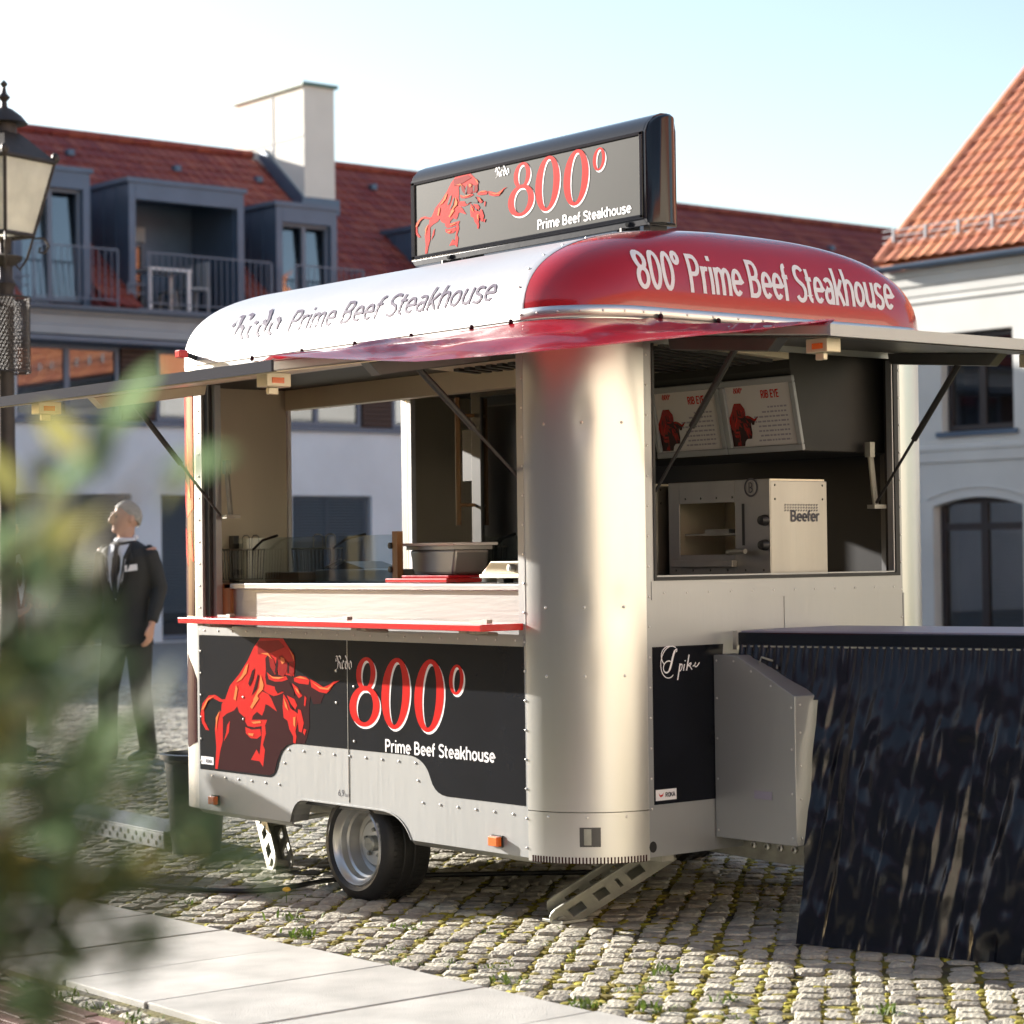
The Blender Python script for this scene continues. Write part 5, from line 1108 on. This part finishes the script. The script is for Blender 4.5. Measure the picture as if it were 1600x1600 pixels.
def basket(x, y, label, par=None):
    B = thing('fryer_basket', (x, y, 1.285), label, 'fryer basket', 'fryer baskets')
    mb = MB(); 
    for i in range(9): u = -.10+.025*i; mb.tube([(u, -.06, .15), (u*.9, -.055, .015), (u*.9, .055, .015), (u, .06, .15)], .0022, 5)
    for j in range(5): v = -.06+.03*j; mb.tube([(-.10, v, .15), (-.09, v*.9, .015), (.09, v*.9, .015), (.10, v, .15)], .0022, 5)
    kid(mb, 'wire_mesh', DKSTEEL, B, kind='stuff')
    mb = MB(); mb.tube([(-.10, -.06, .15), (.10, -.06, .15), (.10, .06, .15), (-.10, .06, .15), (-.10, -.06, .15)], .004, 6); kid(mb, 'rim', GALV, B)
    mb = MB(); mb.tube([(.10, 0, .15), (.18, 0, .19), (.30, 0, .21)], .006, 6); kid(mb, 'handle', BLACKM, B)
    for u in (-.05, .03): mb = MB(); mb.tube([(u-.03, .058, .15), (u-.03, .058, .205), (u-.015, .058, .215), (u+.015, .058, .215), (u+.03, .058, .205), (u+.03, .058, .15)], .003, 5); kid(mb, 'hanger', GALV, B)
    return B
basket(-2.72, .30, 'wire fryer basket left of the screen post, on the wooden cupboard'); b2 = basket(-2.40, .50, 'wire fryer basket right of the screen post, seen through the glass'); b2.rotation_euler = (0, 0, .2)
TY = thing('insert_tray', (-2.12, .52, 1.285), 'wide low steel tray with propped lid behind the glass screen', 'tray')
mb = MB(); mb.box((-.15, -.12, 0), (.42, .12, .055)); kid(mb, 'tray', STEEL, TY, bevel=.004)
mb = MB(); mb.prism([(-.14, .058), (.20, .058), (.05, .09)], -.1, .1, lambda u, v, d: (u, d, v)); kid(mb, 'lid', DKSTEEL, TY)
mb = MB(); mb.tube([(-.1, -.10, .062), (.04, -.11, .098)], .006, 6); mb.tube([(-.05, -.10, .062), (.07, -.11, .095)], .005, 6); kid(mb, 'tongs', STEEL, TY)
BR = thing('chopping_block', (-2.62, .46, 1.285), 'speckled chopping block beside the fryer baskets at the left of the counter', 'chopping block')
mb = MB(); mb.box((-.0, -.10, 0), (.28, .1, .045)); kid(mb, 'block', WOOD, BR, bevel=.006)

# ------------------------------------------------------------ bar table with black skirt
TB = thing('bar_table', (.9, 1.15, 0), 'high bar table with shiny black pleated vinyl skirt at the trailer end', 'table')
tu, tn = Vector((.963, .272, 0)), Vector((.272, -.963, 0)); t0 = Vector((.075, .722, 0))
mb = MB(); c = [t0, t0+tu*3.2, t0+tu*3.2-tn*.62, t0-tn*.62]
mb.prism([(p.x, p.y) for p in c], 1.085, 1.100, lambda u, v, d: (u, v, d)); mb.build('table_top', GREYV, TB, bevel=.003)
mb = MB(); c2_ = [t0+tn*.012-tu*.012, t0+tu*3.2+tn*.012, t0+tu*3.2-tn*.0, t0-tn*.0-tu*.012]; mb.prism([(p.x, p.y) for p in c2_], 1.045, 1.094, lambda u, v, d: (u, v, d)); mb.build('table_edge', GLOSSB, TB, bevel=.004)
q = t0-tu*.016+tn*.004; mb = MB(); mb.prism([(q.x-.012, q.y-.01), (q.x+.012, q.y-.014), (q.x+.012, q.y+.012), (q.x-.012, q.y+.012)], 1.03, 1.10, lambda u, v, d: (u, v, d)); mb.build('edge_clamp', STEEL, TB)
mb = MB(); c3 = [t0+tn*.016, t0+tu*3.2+tn*.016, t0+tu*3.2+tn*.012, t0+tn*.012]; mb.prism([(p.x, p.y) for p in c3], 1.040, 1.046, lambda u, v, d: (u, v, d)); mb.build('edge_bead', GALV, TB)
P = []; NS, NZ = 420, 60
for i in range(NS):
    s = 3.0*(i/(NS-1))**1.25
    for j in range(NZ):
        t = j/(NZ-1); tt = t
        s0 = 0
        p = t0+tu*s+tn*(.012+.245*t); z = 1.045*(1-t)+.004
        am = .004+.020*min(1, t*3)
        xs = s0+s+t*.12
        fold = mnoise.noise(Vector((xs*9, t*.9, 0)))*1.3+(1-abs(mnoise.noise(Vector((xs*12, t*1.5, 3))))*2.2)*.55+(1-abs(mnoise.noise(Vector((xs*24, t*3.4, 13))))*2.2)*.22
        pl = sin((s0+s)*210)*.004*max(0, 1-t*7)
        wr = mnoise.noise(Vector((xs*8, t*7, 7)))*.014+(.5-abs(mnoise.noise(Vector((xs*15, t*11, 2)))))*.009+mnoise.noise(Vector((xs*38, t*24, 5)))*.0022
        p += tn*(am*fold+pl+wr*min(1, t*4)); P.append((p.x, p.y, z))
mb = MB(); mb.grid(P, NS, NZ)
keep = [not (3.0*((f[0]//NZ)/(NS-1))**1.25 < .352 and (f[0] % NZ)/(NZ-1) > .17) for f in mb.f]; mb.f = [f for f, k in zip(mb.f, keep) if k]; mb.mi = [0]*len(mb.f)
mb.build('table_skirt', SKIRT, TB, smooth=80)
for s, d in ((.55, .1), (3.1, .1), (.3, .55), (3.1, .55)): p = t0+tu*s-tn*d; mb = MB(); mb.tube([(p.x, p.y, 0), (p.x, p.y, 1.085)], .018, 8); mb.build('leg', GALV, TB)

# ------------------------------------------------------------ small ground things
BK = thing('black_bucket', (-3.27, .38, 0), 'black plastic bucket with flared rim at the far left end of the trailer', 'bucket')
mb = MB(); mb.lathe([(.001, .0), (.115, .0), (.15, .44), (.142, .44), (.108, .02), (.001, .02)], 28); kid(mb, 'pail', PLAST, BK, smooth=40)
mb = MB(); mb.lathe([(.151, .43), (.172, .445), (.172, .468), (.150, .472), (.144, .45)], 28, None, True); kid(mb, 'rim', PLAST, BK, smooth=40)
RP = thing('perforated_ramp', (-4.2, .48, 0), 'grey perforated metal ramp plank lying on the setts left of the trailer', 'ramp')
mb = MB(); mb.box((-.70, -.13, .075), (.78, .13, .085)); mb.box((-.70, -.13, .0), (.78, -.12, .075)); mb.box((-.70, .12, .0), (.78, .13, .075)); kid(mb, 'plank', LGREY, RP, bevel=.003)
mb = MB()
for i in range(16):
    for j in (0, 1): mb.lathe([(.012, -.001), (.012, .001), (.001, .001)], 8, Matrix.Translation((-.62+i*.088+j*.04, -.1305, .025+j*.028)) @ Matrix.Rotation(pi/2, 4, 'X'))
kid(mb, 'holes', BLACKM, RP, kind='stuff'); RP.rotation_euler = (0, 0, -.07)
CR = thing('cable_ramp', (-3.05, -.66, .012), 'black rubber cable ramp with yellow lid at the end of the slab walk', 'cable ramp')
mb = MB(); mb.prism([(-.22, 0), (-.08, .055), (.08, .055), (.22, 0)], -.48, .48, lambda u, v, d: (d, u, v)); kid(mb, 'ramp_body', RUBBER, CR, bevel=.006)
mb = MB(); mb.box((-.47, -.07, .0552), (.47, .07, .062)); kid(mb, 'lid', mat('yellow_lid', (.55, .36, .03), .5), CR, bevel=.003); CR.rotation_euler = (0, 0, -.12)
mb = MB(); pts = [(-3.9, -.75), (-2.7, -.62), (-2.4, -.46), (-2.0, -.30), (-1.85, -.12), (-1.9, .3), (-1.6, .8), (-1.2, 1.3)]
sm = []
for i in range(len(pts)-1):
    p0, p1, p2, p3 = [Vector((*pts[max(0, min(len(pts)-1, k))], 0)) for k in (i-1, i, i+1, i+2)]
    for k in range(8):
        t = k/8; sm.append(.5*((2*p1)+(p2-p0)*t+(2*p0-5*p1+4*p2-p3)*t*t+(3*p1-p0-3*p2+p3)*t**3)+Vector((0, 0, .018)))
mb.tube(sm, .011, 8); tag(mb.build('power_cable', BLACKM, None, smooth=60), 'black power cable running over the setts from the cable ramp under the trailer', 'cable')
FLW = thing('dandelion', (-1.62, -.20, 0), 'single yellow dandelion flower growing between the setts in front of the wheel', 'flower')
mb = MB(); mb.tube([(0, 0, -.01), (.004, 0, .05)], .002, 5); kid(mb, 'stem', WEEDM, FLW)
mb = MB(); mb.ell((.004, 0, .052), (.017, .017, .010), 8); kid(mb, 'flower_head', mat('dandelion_yellow', (.75, .42, .01), .6), FLW, smooth=60)
# covered cocktail table, added unseen left of the frame to shade setts and skirt
CT = thing('added_shadow_table', (-5.0, -.92, 0), 'cocktail table with black stretch cover, added unseen left of the picture to cast a shadow', 'table')
mb = MB(); mb.lathe([(.001, 1.22), (.27, 1.22), (.275, 1.19), (.20, .95), (.16, .6), (.18, .25), (.30, 0)], 28); kid(mb, 'stretch_cover', SUIT, CT, smooth=40)

# ------------------------------------------------------------ street lamp
LP = thing('street_lamp', (-8.40, 1.98, 0), 'old dark iron street lamp with four frosted panes at the left edge', 'street lamp')
mb = MB(); mb.lathe([(.12, 0), (.12, .5), (.075, .6), (.06, 1.2), (.055, 3.3), (.075, 3.34), (.05, 3.38), (.05, 3.46), (.11, 3.50), (.12, 3.53), (.04, 3.55), (.045, 3.66)], 18); kid(mb, 'pole', IRON, LP, smooth=40)
rz = Matrix.Rotation(radians(51.7+12), 4, 'Z')
mb = MB(); zb, zt_, rb_, rt = 3.68, 4.20, .195, .345
cs = lambda r, z: [tuple(rz @ Vector((r*cos(k*pi/2), r*sin(k*pi/2), z))) for k in range(4)]
for k in range(4): mb.tube([cs(rb_, zb)[k], cs(rt, zt_)[k]], .013, 6); mb.tube([cs(rb_, zb)[k], cs(rb_, zb)[(k+1) % 4]], .018, 6); mb.tube([cs(rt, zt_)[k], cs(rt, zt_)[(k+1) % 4]], .020, 6); mb.ell(cs(rt+.005, zt_+.03)[k], (.03, .03, .04), 6)
kid(mb, 'lantern_frame', IRON, LP)
for k in range(4):
    a, b = cs(rb_, zb), cs(rt, zt_); c_ = Vector((0, 0, zb)); mb = MB(); V = [Vector(a[k]), Vector(a[(k+1) % 4]), Vector(b[(k+1) % 4]), Vector(b[k])]; n_ = (V[1]-V[0]).cross(V[3]-V[0]).normalized()*.003
    mb.add([v*1 for v in V]+[v-n_ for v in V], [(0, 1, 2, 3), (7, 6, 5, 4), (0, 4, 5, 1), (1, 5, 6, 2), (2, 6, 7, 3), (3, 7, 4, 0)]); kid(mb, 'lantern_pane', LGLASS, LP)
mb = MB(); V = []
for r, z in ((.36, 4.20), (.345, 4.215), (.125, 4.385), (.105, 4.40)): V += cs(r, z)
mb.add(V, [(j*4+k, j*4+(k+1) % 4, j*4+4+(k+1) % 4, j*4+4+k) for j in range(3) for k in range(4)]+[(12, 13, 14, 15), (3, 2, 1, 0)]); kid(mb, 'lantern_roof', IRON, LP)
mb = MB(); mb.lathe([(.09, 4.39), (.085, 4.46), (.15, 4.47), (.165, 4.465), (.12, 4.52), (.06, 4.565), (.025, 4.58), (.02, 4.62), (.045, 4.65), (.02, 4.68), (.012, 4.72), (.028, 4.745), (.001, 4.775)], 20); kid(mb, 'chimney_cap', IRON, LP, smooth=35)
for k in range(4):
    d = (rz @ Vector((cos(k*pi/2+.0), sin(k*pi/2), 0))); mb = MB()
    mb.tube([Vector((0, 0, 3.50))+d*.05, Vector((0, 0, 3.44))+d*.10, Vector((0, 0, 3.52))+d*.15, Vector((0, 0, 3.66))+d*.19, Vector((0, 0, 3.665))+d*.27, Vector((0, 0, 3.61))+d*.30, Vector((0, 0, 3.56))+d*.27, Vector((0, 0, 3.565))+d*.23, Vector((0, 0, 3.60))+d*.24], .010, 6); kid(mb, 'scroll', IRON, LP)
mb = MB()
for i in range(40):
    for s in (1, -1):
        mb.tube([(.165*cos(2*pi*(i+s*t*10)/40), .165*sin(2*pi*(i+s*t*10)/40), 2.72+.52*t) for t in [q/14 for q in range(15)]], .003, 4, False)
for z in (2.72, 3.24): mb.tube([(.168*cos(a), .168*sin(a), z) for a in [2*pi*k/24 for k in range(25)]], .008, 5)
kid(mb, 'mesh_guard', IRON, LP, kind='stuff')

# ------------------------------------------------------------ people
def person(loc, heading, label, jm, tm, sm_, tie=True, badge=True, hair=HAIR, arms=None, H=1.81, group=None, hy=0):
    R0 = thing('person', loc, label, 'person', group); R0.rotation_euler = (0, 0, heading); k = H/1.81; R0.scale = (k, k, k)
    SH = {s: Vector((s*.185, .01, 1.475)) for s in (1, -1)}
    EL, WR, FG = arms
    an = {1: Vector((.13, .05, .075)), -1: Vector((-.10, -.10, .075))}; kn = {1: Vector((.115, .0, .50)), -1: Vector((-.105, -.075, .50))}; hp = {1: Vector((.09, .01, .92)), -1: Vector((-.09, .01, .92))}
    X_, Y_ = Vector((1, 0, 0)), Vector((0, 1, 0))
    def turn(mb):
        for i, v in enumerate(mb.v):
            if v[2] > 1.545 and abs(v[0]) < .12:
                a = hy*min(1, (v[2]-1.545)/.06); mb.v[i] = (v[0]*cos(a)-v[1]*sin(a), v[0]*sin(a)+v[1]*cos(a), v[2])
        return mb
    bm_ = MB()
    ell = lambda z, rx, ry, cy=0, cx=0: ((cx, cy, z), X_*rx, Y_*ry)
    bm_.loft([ell(.84, .12, .08, .01), ell(.95, .155, .10, .01), ell(1.12, .14, .09), ell(1.3, .165, .105), ell(1.44, .16, .09), ell(1.50, .085, .065, .01), ell(1.56, .058, .06, .005), ell(1.62, .056, .062, 0)], 16)
    # head: skull, jaw, nose, ears, brow
    bm_.ell((0, .012, 1.705), (.076, .095, .098), 14); bm_.loft([ell(1.585, .030, .030, -.062), ell(1.60, .045, .055, -.045), ell(1.64, .062, .075, -.018), ell(1.69, .070, .085, -.008), ell(1.73, .070, .082, .0)], 14)
    bm_.loft([((0, -.093, 1.715), X_*.010, Y_*.014), ((0, -.104, 1.69), X_*.013, Y_*.018), ((0, -.112, 1.668), X_*.018, Y_*.020), ((0, -.096, 1.655), X_*.016, Y_*.016)], 8)
    bm_.ell((0, -.083, 1.628), (.024, .014, .008), 6); bm_.ell((0, -.084, 1.640), (.022, .013, .006), 6); bm_.ell((0, -.072, 1.597), (.022, .020, .016), 6); bm_.ell((0, -.083, 1.722), (.052, .015, .010), 6)
    for s in (1, -1): bm_.ell((s*.078, .018, 1.682), (.010, .022, .034), 6)
    for s in (1, -1):
        e, w_, f_ = EL[s], WR[s], FG[s]
        L1 = [(SH[s], .052), (SH[s].lerp(e, .5), .047), (e, .038), (e.lerp(w_, .4), .036), (w_, .025)]
        bm_.tube([p for p, r in L1], [r for p, r in L1], 10)
        d = (f_-w_).normalized(); sd = d.orthogonal().normalized(); sd = (Y_-d*Y_.dot(d)).normalized(); nn = d.cross(sd)
        bm_.loft([(w_-d*.01, sd*.026, nn*.020), (w_+d*.03, sd*.038, nn*.017), (w_+d*.075, sd*.041, nn*.015), (w_+d*.092, sd*.036, nn*.012)], 10)
        for q, (o_, ln) in enumerate(((-.030, .072), (-.010, .082), (.011, .077), (.030, .060))):
            b0 = w_+d*.082+sd*o_; b1 = b0+d*ln*.5+nn*s*-.008; b2 = b1+d*ln*.35-nn*s*.022; b3 = b2+d*ln*.15-nn*s*.018; bm_.tube([b0, b1, b2, b3], [.0095, .009, .008, .0065], 7)
        th = w_+d*.025-sd*.032; bm_.tube([th, th+d*.035-sd*.018, th+d*.062-sd*.016-nn*s*.012], [.012, .0105, .008], 7)
        bm_.tube([hp[s], hp[s].lerp(kn[s], .5), kn[s], kn[s].lerp(an[s], .4), an[s], an[s]+Vector((0, -.10, -.03))], [.082, .070, .052, .048, .036, .03], 10)
    bo = kid(turn(bm_), 'body', SKIN, R0, smooth=180); r_ = bo.modifiers.new('union', 'REMESH'); r_.mode = 'VOXEL'; r_.voxel_size = .0075; r_.use_smooth_shade = True; s_ = bo.modifiers.new('soft', 'SMOOTH'); s_.iterations = 3; s_.factor = .5
    # jacket
    ring = [(.80, .205, .135), (.92, .195, .128), (1.07, .178, .118), (1.20, .192, .126), (1.33, .212, .134), (1.42, .212, .126), (1.475, .185, .105), (1.515, .115, .082), (1.535, .078, .072)]
    fz = lambda x, z: next((-(b[2]+(c_[2]-b[2])*(z-b[0])/(c_[0]-b[0]))*sqrt(max(.05, 1-(x/(b[1]+(c_[1]-b[1])*(z-b[0])/(c_[0]-b[0])))**2)) for b, c_ in zip(ring, ring[1:]) if b[0] <= z <= c_[0]), -.075)
    mb = MB(); mb.loft([ell(z, rx, ry, .006) for z, rx, ry in ring], 28)
    for s in (1, -1):
        e, w_ = EL[s], WR[s]
        mb.tube([SH[s]+Vector((-s*.03, 0, .0)), SH[s]+Vector((s*.010, 0, -.045)), SH[s].lerp(e, .5), e, e.lerp(w_, .5), w_.lerp(e, .06)], [.050, .063, .060, .055, .049, .041], 14)
    jk = kid(mb, 'jacket', jm, R0, smooth=180); r_ = jk.modifiers.new('union', 'REMESH'); r_.mode = 'VOXEL'; r_.voxel_size = .010; r_.use_smooth_shade = True; s_ = jk.modifiers.new('soft', 'SMOOTH'); s_.iterations = 4
    pf = lambda x, z, d: (x, fz(x, z)-d+.006, z)
    def patch(poly, m, name, d, par):
        mb = MB(); mb.prism(poly, d-.008, d, pf); return kid(mb, name, m, par)
    sp_ = patch([(-.085, 1.51), (-.085, 1.40), (-.060, 1.26), (0, 1.12), (.060, 1.26), (.085, 1.40), (.085, 1.51), (0, 1.495)], sm_, 'shirt', .018, R0)
    mb = MB()
    mb.tube([(.066*cos(a), .008-.066*sin(a)*1.06, 1.535+.014*cos(a*1)*0+(.02 if sin(a) < 0 else 0)) for a in [2*pi*q/20 for q in range(21)]], .017, 8); kid(mb, 'collar', sm_, R0, smooth=60)
    if tie: patch([(-.022, 1.508), (.022, 1.508), (.014, 1.475), (.026, 1.30), (.016, 1.13), (-.016, 1.13), (-.026, 1.30), (-.014, 1.475)], TIE, 'tie', .026, R0)
    for s in (1, -1): patch([(s*.085, 1.515), (s*.115, 1.46), (s*.14, 1.40), (s*.11, 1.385), (s*.115, 1.36), (s*.014, 1.09), (s*.006, 1.11), (s*.052, 1.27), (s*.072, 1.42)], jm, 'lapel', .024, R0)
    if badge: patch([(.085, 1.315), (.16, 1.325), (.158, 1.368), (.083, 1.358)], WHITEV, 'name_badge', .020, R0)
    # trousers, shoes, hair
    mb = MB(); mb.loft([ell(.80, .165, .115, .008), ell(.90, .172, .118, .008), ell(1.0, .165, .11, .006)], 24)
    for s in (1, -1): mb.tube([hp[s]+Vector((0, 0, .02)), hp[s].lerp(kn[s], .35), hp[s].lerp(kn[s], .7), kn[s], kn[s].lerp(an[s], .5), an[s]+Vector((0, .01, .01)), an[s]+Vector((0, .0, -.03))], [.100, .096, .083, .075, .068, .064, .066], 16)
    tr = kid(mb, 'trousers', tm, R0, smooth=180); r_ = tr.modifiers.new('union', 'REMESH'); r_.mode = 'VOXEL'; r_.voxel_size = .010; r_.use_smooth_shade = True; s_ = tr.modifiers.new('soft', 'SMOOTH'); s_.iterations = 3
    for s in (1, -1):
        c_ = an[s]; mb = MB(); mb.loft([((c_.x, c_.y+.075, .040), X_*.026, Vector((0, 0, .034))), ((c_.x, c_.y+.05, .048), X_*.038, Vector((0, 0, .046))), ((c_.x, c_.y-.02, .050), X_*.042, Vector((0, 0, .048))), ((c_.x, c_.y-.10, .038), X_*.046, Vector((0, 0, .036))), ((c_.x, c_.y-.17, .030), X_*.042, Vector((0, 0, .028))), ((c_.x, c_.y-.205, .026), X_*.024, Vector((0, 0, .02)))], 12); kid(mb, 'shoe', SHOE, R0, smooth=60)
    mb = MB(); P = []
    for i in range(17):
        for j in range(40):
            a = 2*pi*j/40; fr = -sin(a); zl = 1.762 if fr > .75 else 1.762-.062*(.75-fr)/.75 if fr > 0 else 1.70-.075*(-fr)
            zl += .006*mnoise.noise(Vector((cos(a)*9, sin(a)*9, 2))); t = math.acos(max(-1, min(1, (zl-1.70)/.110)))*i/16
            w2 = 1+.035*mnoise.noise(Vector((cos(a)*3.5, sin(a)*3.5, i*.35)))+.022*mnoise.noise(Vector((a*9, i*.5, 3)))-(.05 if i == 16 else 0)
            P.append((.083*sin(t)*cos(a)*w2, .014+.105*sin(t)*sin(a)*w2, 1.70+.114*cos(t)*w2))
    mb.add(P, [(i*40+j, i*40+(j+1) % 40, (i+1)*40+(j+1) % 40, (i+1)*40+j) for i in range(16) for j in range(40)]); kid(turn(mb), 'hair', hair, R0, smooth=180)
    for s in (1, -1): mb = MB(); mb.ell((s*.031, -.0785, 1.70), (.011, .008, .007), 8); kid(turn(mb), 'eye', TXT, R0)
    for s in (1, -1): mb = MB(); mb.tube([(s*.014, -.093, 1.722), (s*.032, -.092, 1.727), (s*.05, -.082, 1.720)], .004, 5); kid(turn(mb), 'eyebrow', hair, R0)
    return R0
V3 = Vector
dirm = -RGT*.42-FWD*.90; hd = atan2(dirm.x, -dirm.y)
armsA = ({1: V3((.255, .04, 1.20)), -1: V3((-.25, .03, 1.20))}, {1: V3((.25, -.06, .95)), -1: V3((-.265, -.07, .96))}, {1: V3((.245, -.09, .80)), -1: V3((-.262, -.11, .81))})
person((-7.90, 2.63, 0), hd, 'man in dark suit, white shirt and dark tie with white name badge, looking left', SUIT, SUIT, SHIRT, arms=armsA, hy=-.62)
dir2 = RGT*.85-FWD*.35; hd2 = atan2(dir2.x, -dir2.y)
armsB = ({1: V3((.24, .05, 1.20)), -1: V3((-.24, .0, 1.21))}, {1: V3((.19, -.20, 1.12)), -1: V3((-.20, -.20, 1.06))}, {1: V3((.14, -.34, 1.15)), -1: V3((-.15, -.34, 1.10))})
person((-8.95, 2.24, 0), hd2, 'person in maroon jacket and grey trousers mostly hidden by leaves at the left edge', MARO, GREYT, SHIRT, False, False, arms=armsB, H=1.74)
BG_ = thing('shoulder_bag', (-8.70, 2.40, .84), 'dark bag hanging beside the person in the maroon jacket', 'bag')
mb = MB(); mb.loft([((0, 0, -.16), (.13, 0, 0), (0, .06, 0)), ((0, 0, -.10), (.15, 0, 0), (0, .075, 0)), ((0, 0, .10), (.135, 0, 0), (0, .06, 0)), ((0, 0, .15), (.12, 0, 0), (0, .03, 0))], 16); kid(mb, 'bag_body', SUIT, BG_, smooth=60)
mb = MB(); mb.tube([(-.11, 0, .13), (-.08, 0, .40), (.0, 0, .52), (.08, 0, .40), (.11, 0, .13)], .009, 6); kid(mb, 'strap', SUIT, BG_)
BG_.rotation_euler = (0, 0, hd2)

# ------------------------------------------------------------ olive bush close to the camera
def ray3(px, py, z): return CAMP+FWD*z+RGT*((px-800)/3548.6*z)-UPV*((py-800)/3548.6*z)
base = ray3(-260, 860, 1.25); base.z = 0
OB = thing('olive_bush', base, 'leafy olive bush out of focus close to the camera at the left', 'bush')
mb = MB(); trk = [base, base+V3((.01, .01, .4)), base+V3((-.01, .02, .8)), base+V3((.01, .01, 1.15)), base+V3((.0, .02, 1.6))]; mb.tube(trk, [.028, .024, .020, .015, .006], 10); mb.build('trunk', BARK, OB, smooth=60)
lr = random.Random(11)
lv = [(0, 0, 0), (.0060, .012, .0006), (.0090, .026, -.0005), (.0062, .042, -.002), (0, .053, -.005), (-.0062, .042, -.002), (-.0090, .026, -.0005), (-.0060, .012, .0006), (0, .026, .0016)]
lf = [(0, 1, 8), (1, 2, 8), (2, 3, 8), (3, 4, 8), (4, 5, 8), (5, 6, 8), (6, 7, 8), (7, 0, 8)]
lme = []
for m in (LEAF, LEAFY): me = bpy.data.meshes.new('leaf'); me.from_pydata(lv, [], lf); me.materials.append(m); me.polygons.foreach_set('use_smooth', [True]*8); lme.append(me)
tw = [(-20, 1380, 320, 1250, 12, .15), (-30, 1250, 60, 700, 20, .25), (-40, 1150, 130, 665, 17, .25), (-60, 1200, 215, 770, 14, .15), (-60, 1100, 60, 830, 24, .15), (-40, 1320, 130, 1010, 26, .2), (-50, 1400, 200, 1150, 30, .12), (-40, 1420, 275, 1285, 34, .12), (-30, 1500, 340, 1310, 20, .1), (-50, 1350, 70, 1120, 26, .12), (-60, 1600, 30, 1330, 26, .1), (-60, 1700, 70, 1575, 20, .45), (-60, 1080, 20, 960, 24, .1), (-60, 1450, 150, 1290, 24, .1), (-80, 900, 250, 720, 8, .1), (-50, 1300, 235, 1075, 14, .15), (-70, 1500, 20, 1450, 18, .25)]
nl = 0; extra = []
for (x0, y0, x1, y1, n, yel) in tw:
    za, zb_ = lr.uniform(1.15, 1.3), lr.uniform(1.05, 1.4)
    a = ray3(x0, y0, za); b = ray3(x1, y1, zb_); mid = a.lerp(b, .5)+V3((lr.uniform(-.02, .02), lr.uniform(-.02, .02), -.03))
    st_ = base+V3((0, .015, min(1.5, max(.3, a.z-.12))))
    mb = MB(); pth = [st_, a, mid, b]; mb.tube(pth, [.006, .004, .003, .0015], 6); mb.build('twig', BARK, OB)
    for i in range(n):
        t = (i+.5)/n; p = (a.lerp(mid, t*2) if t < .5 else mid.lerp(b, t*2-1)); dr = (b-a).normalized()
        d = (dr*.8+V3((lr.gauss(0, .55), lr.gauss(0, .55), lr.gauss(0, .55)))).normalized(); q = d.to_track_quat('Y', 'Z').to_matrix().to_4x4(); sc_ = lr.uniform(.62, 1.05)
        M = Matrix.Translation(p+V3((lr.gauss(0, .012), lr.gauss(0, .012), lr.gauss(0, .012)))) @ q @ Matrix.Rotation(lr.uniform(-1.2, 1.2), 4, 'Y') @ Matrix.Scale(sc_, 4)
        lx, ly, lz = project(M @ V3((0, .026, 0)))
        if 145 < lx < 275 and 770 < ly < 1000: continue
        o = bpy.data.objects.new('leaf', lme[1 if lr.random() < yel else 0]); COL.objects.link(o); o.parent = OB; o.matrix_local = Matrix.Translation(-OB.location) @ M; nl += 1
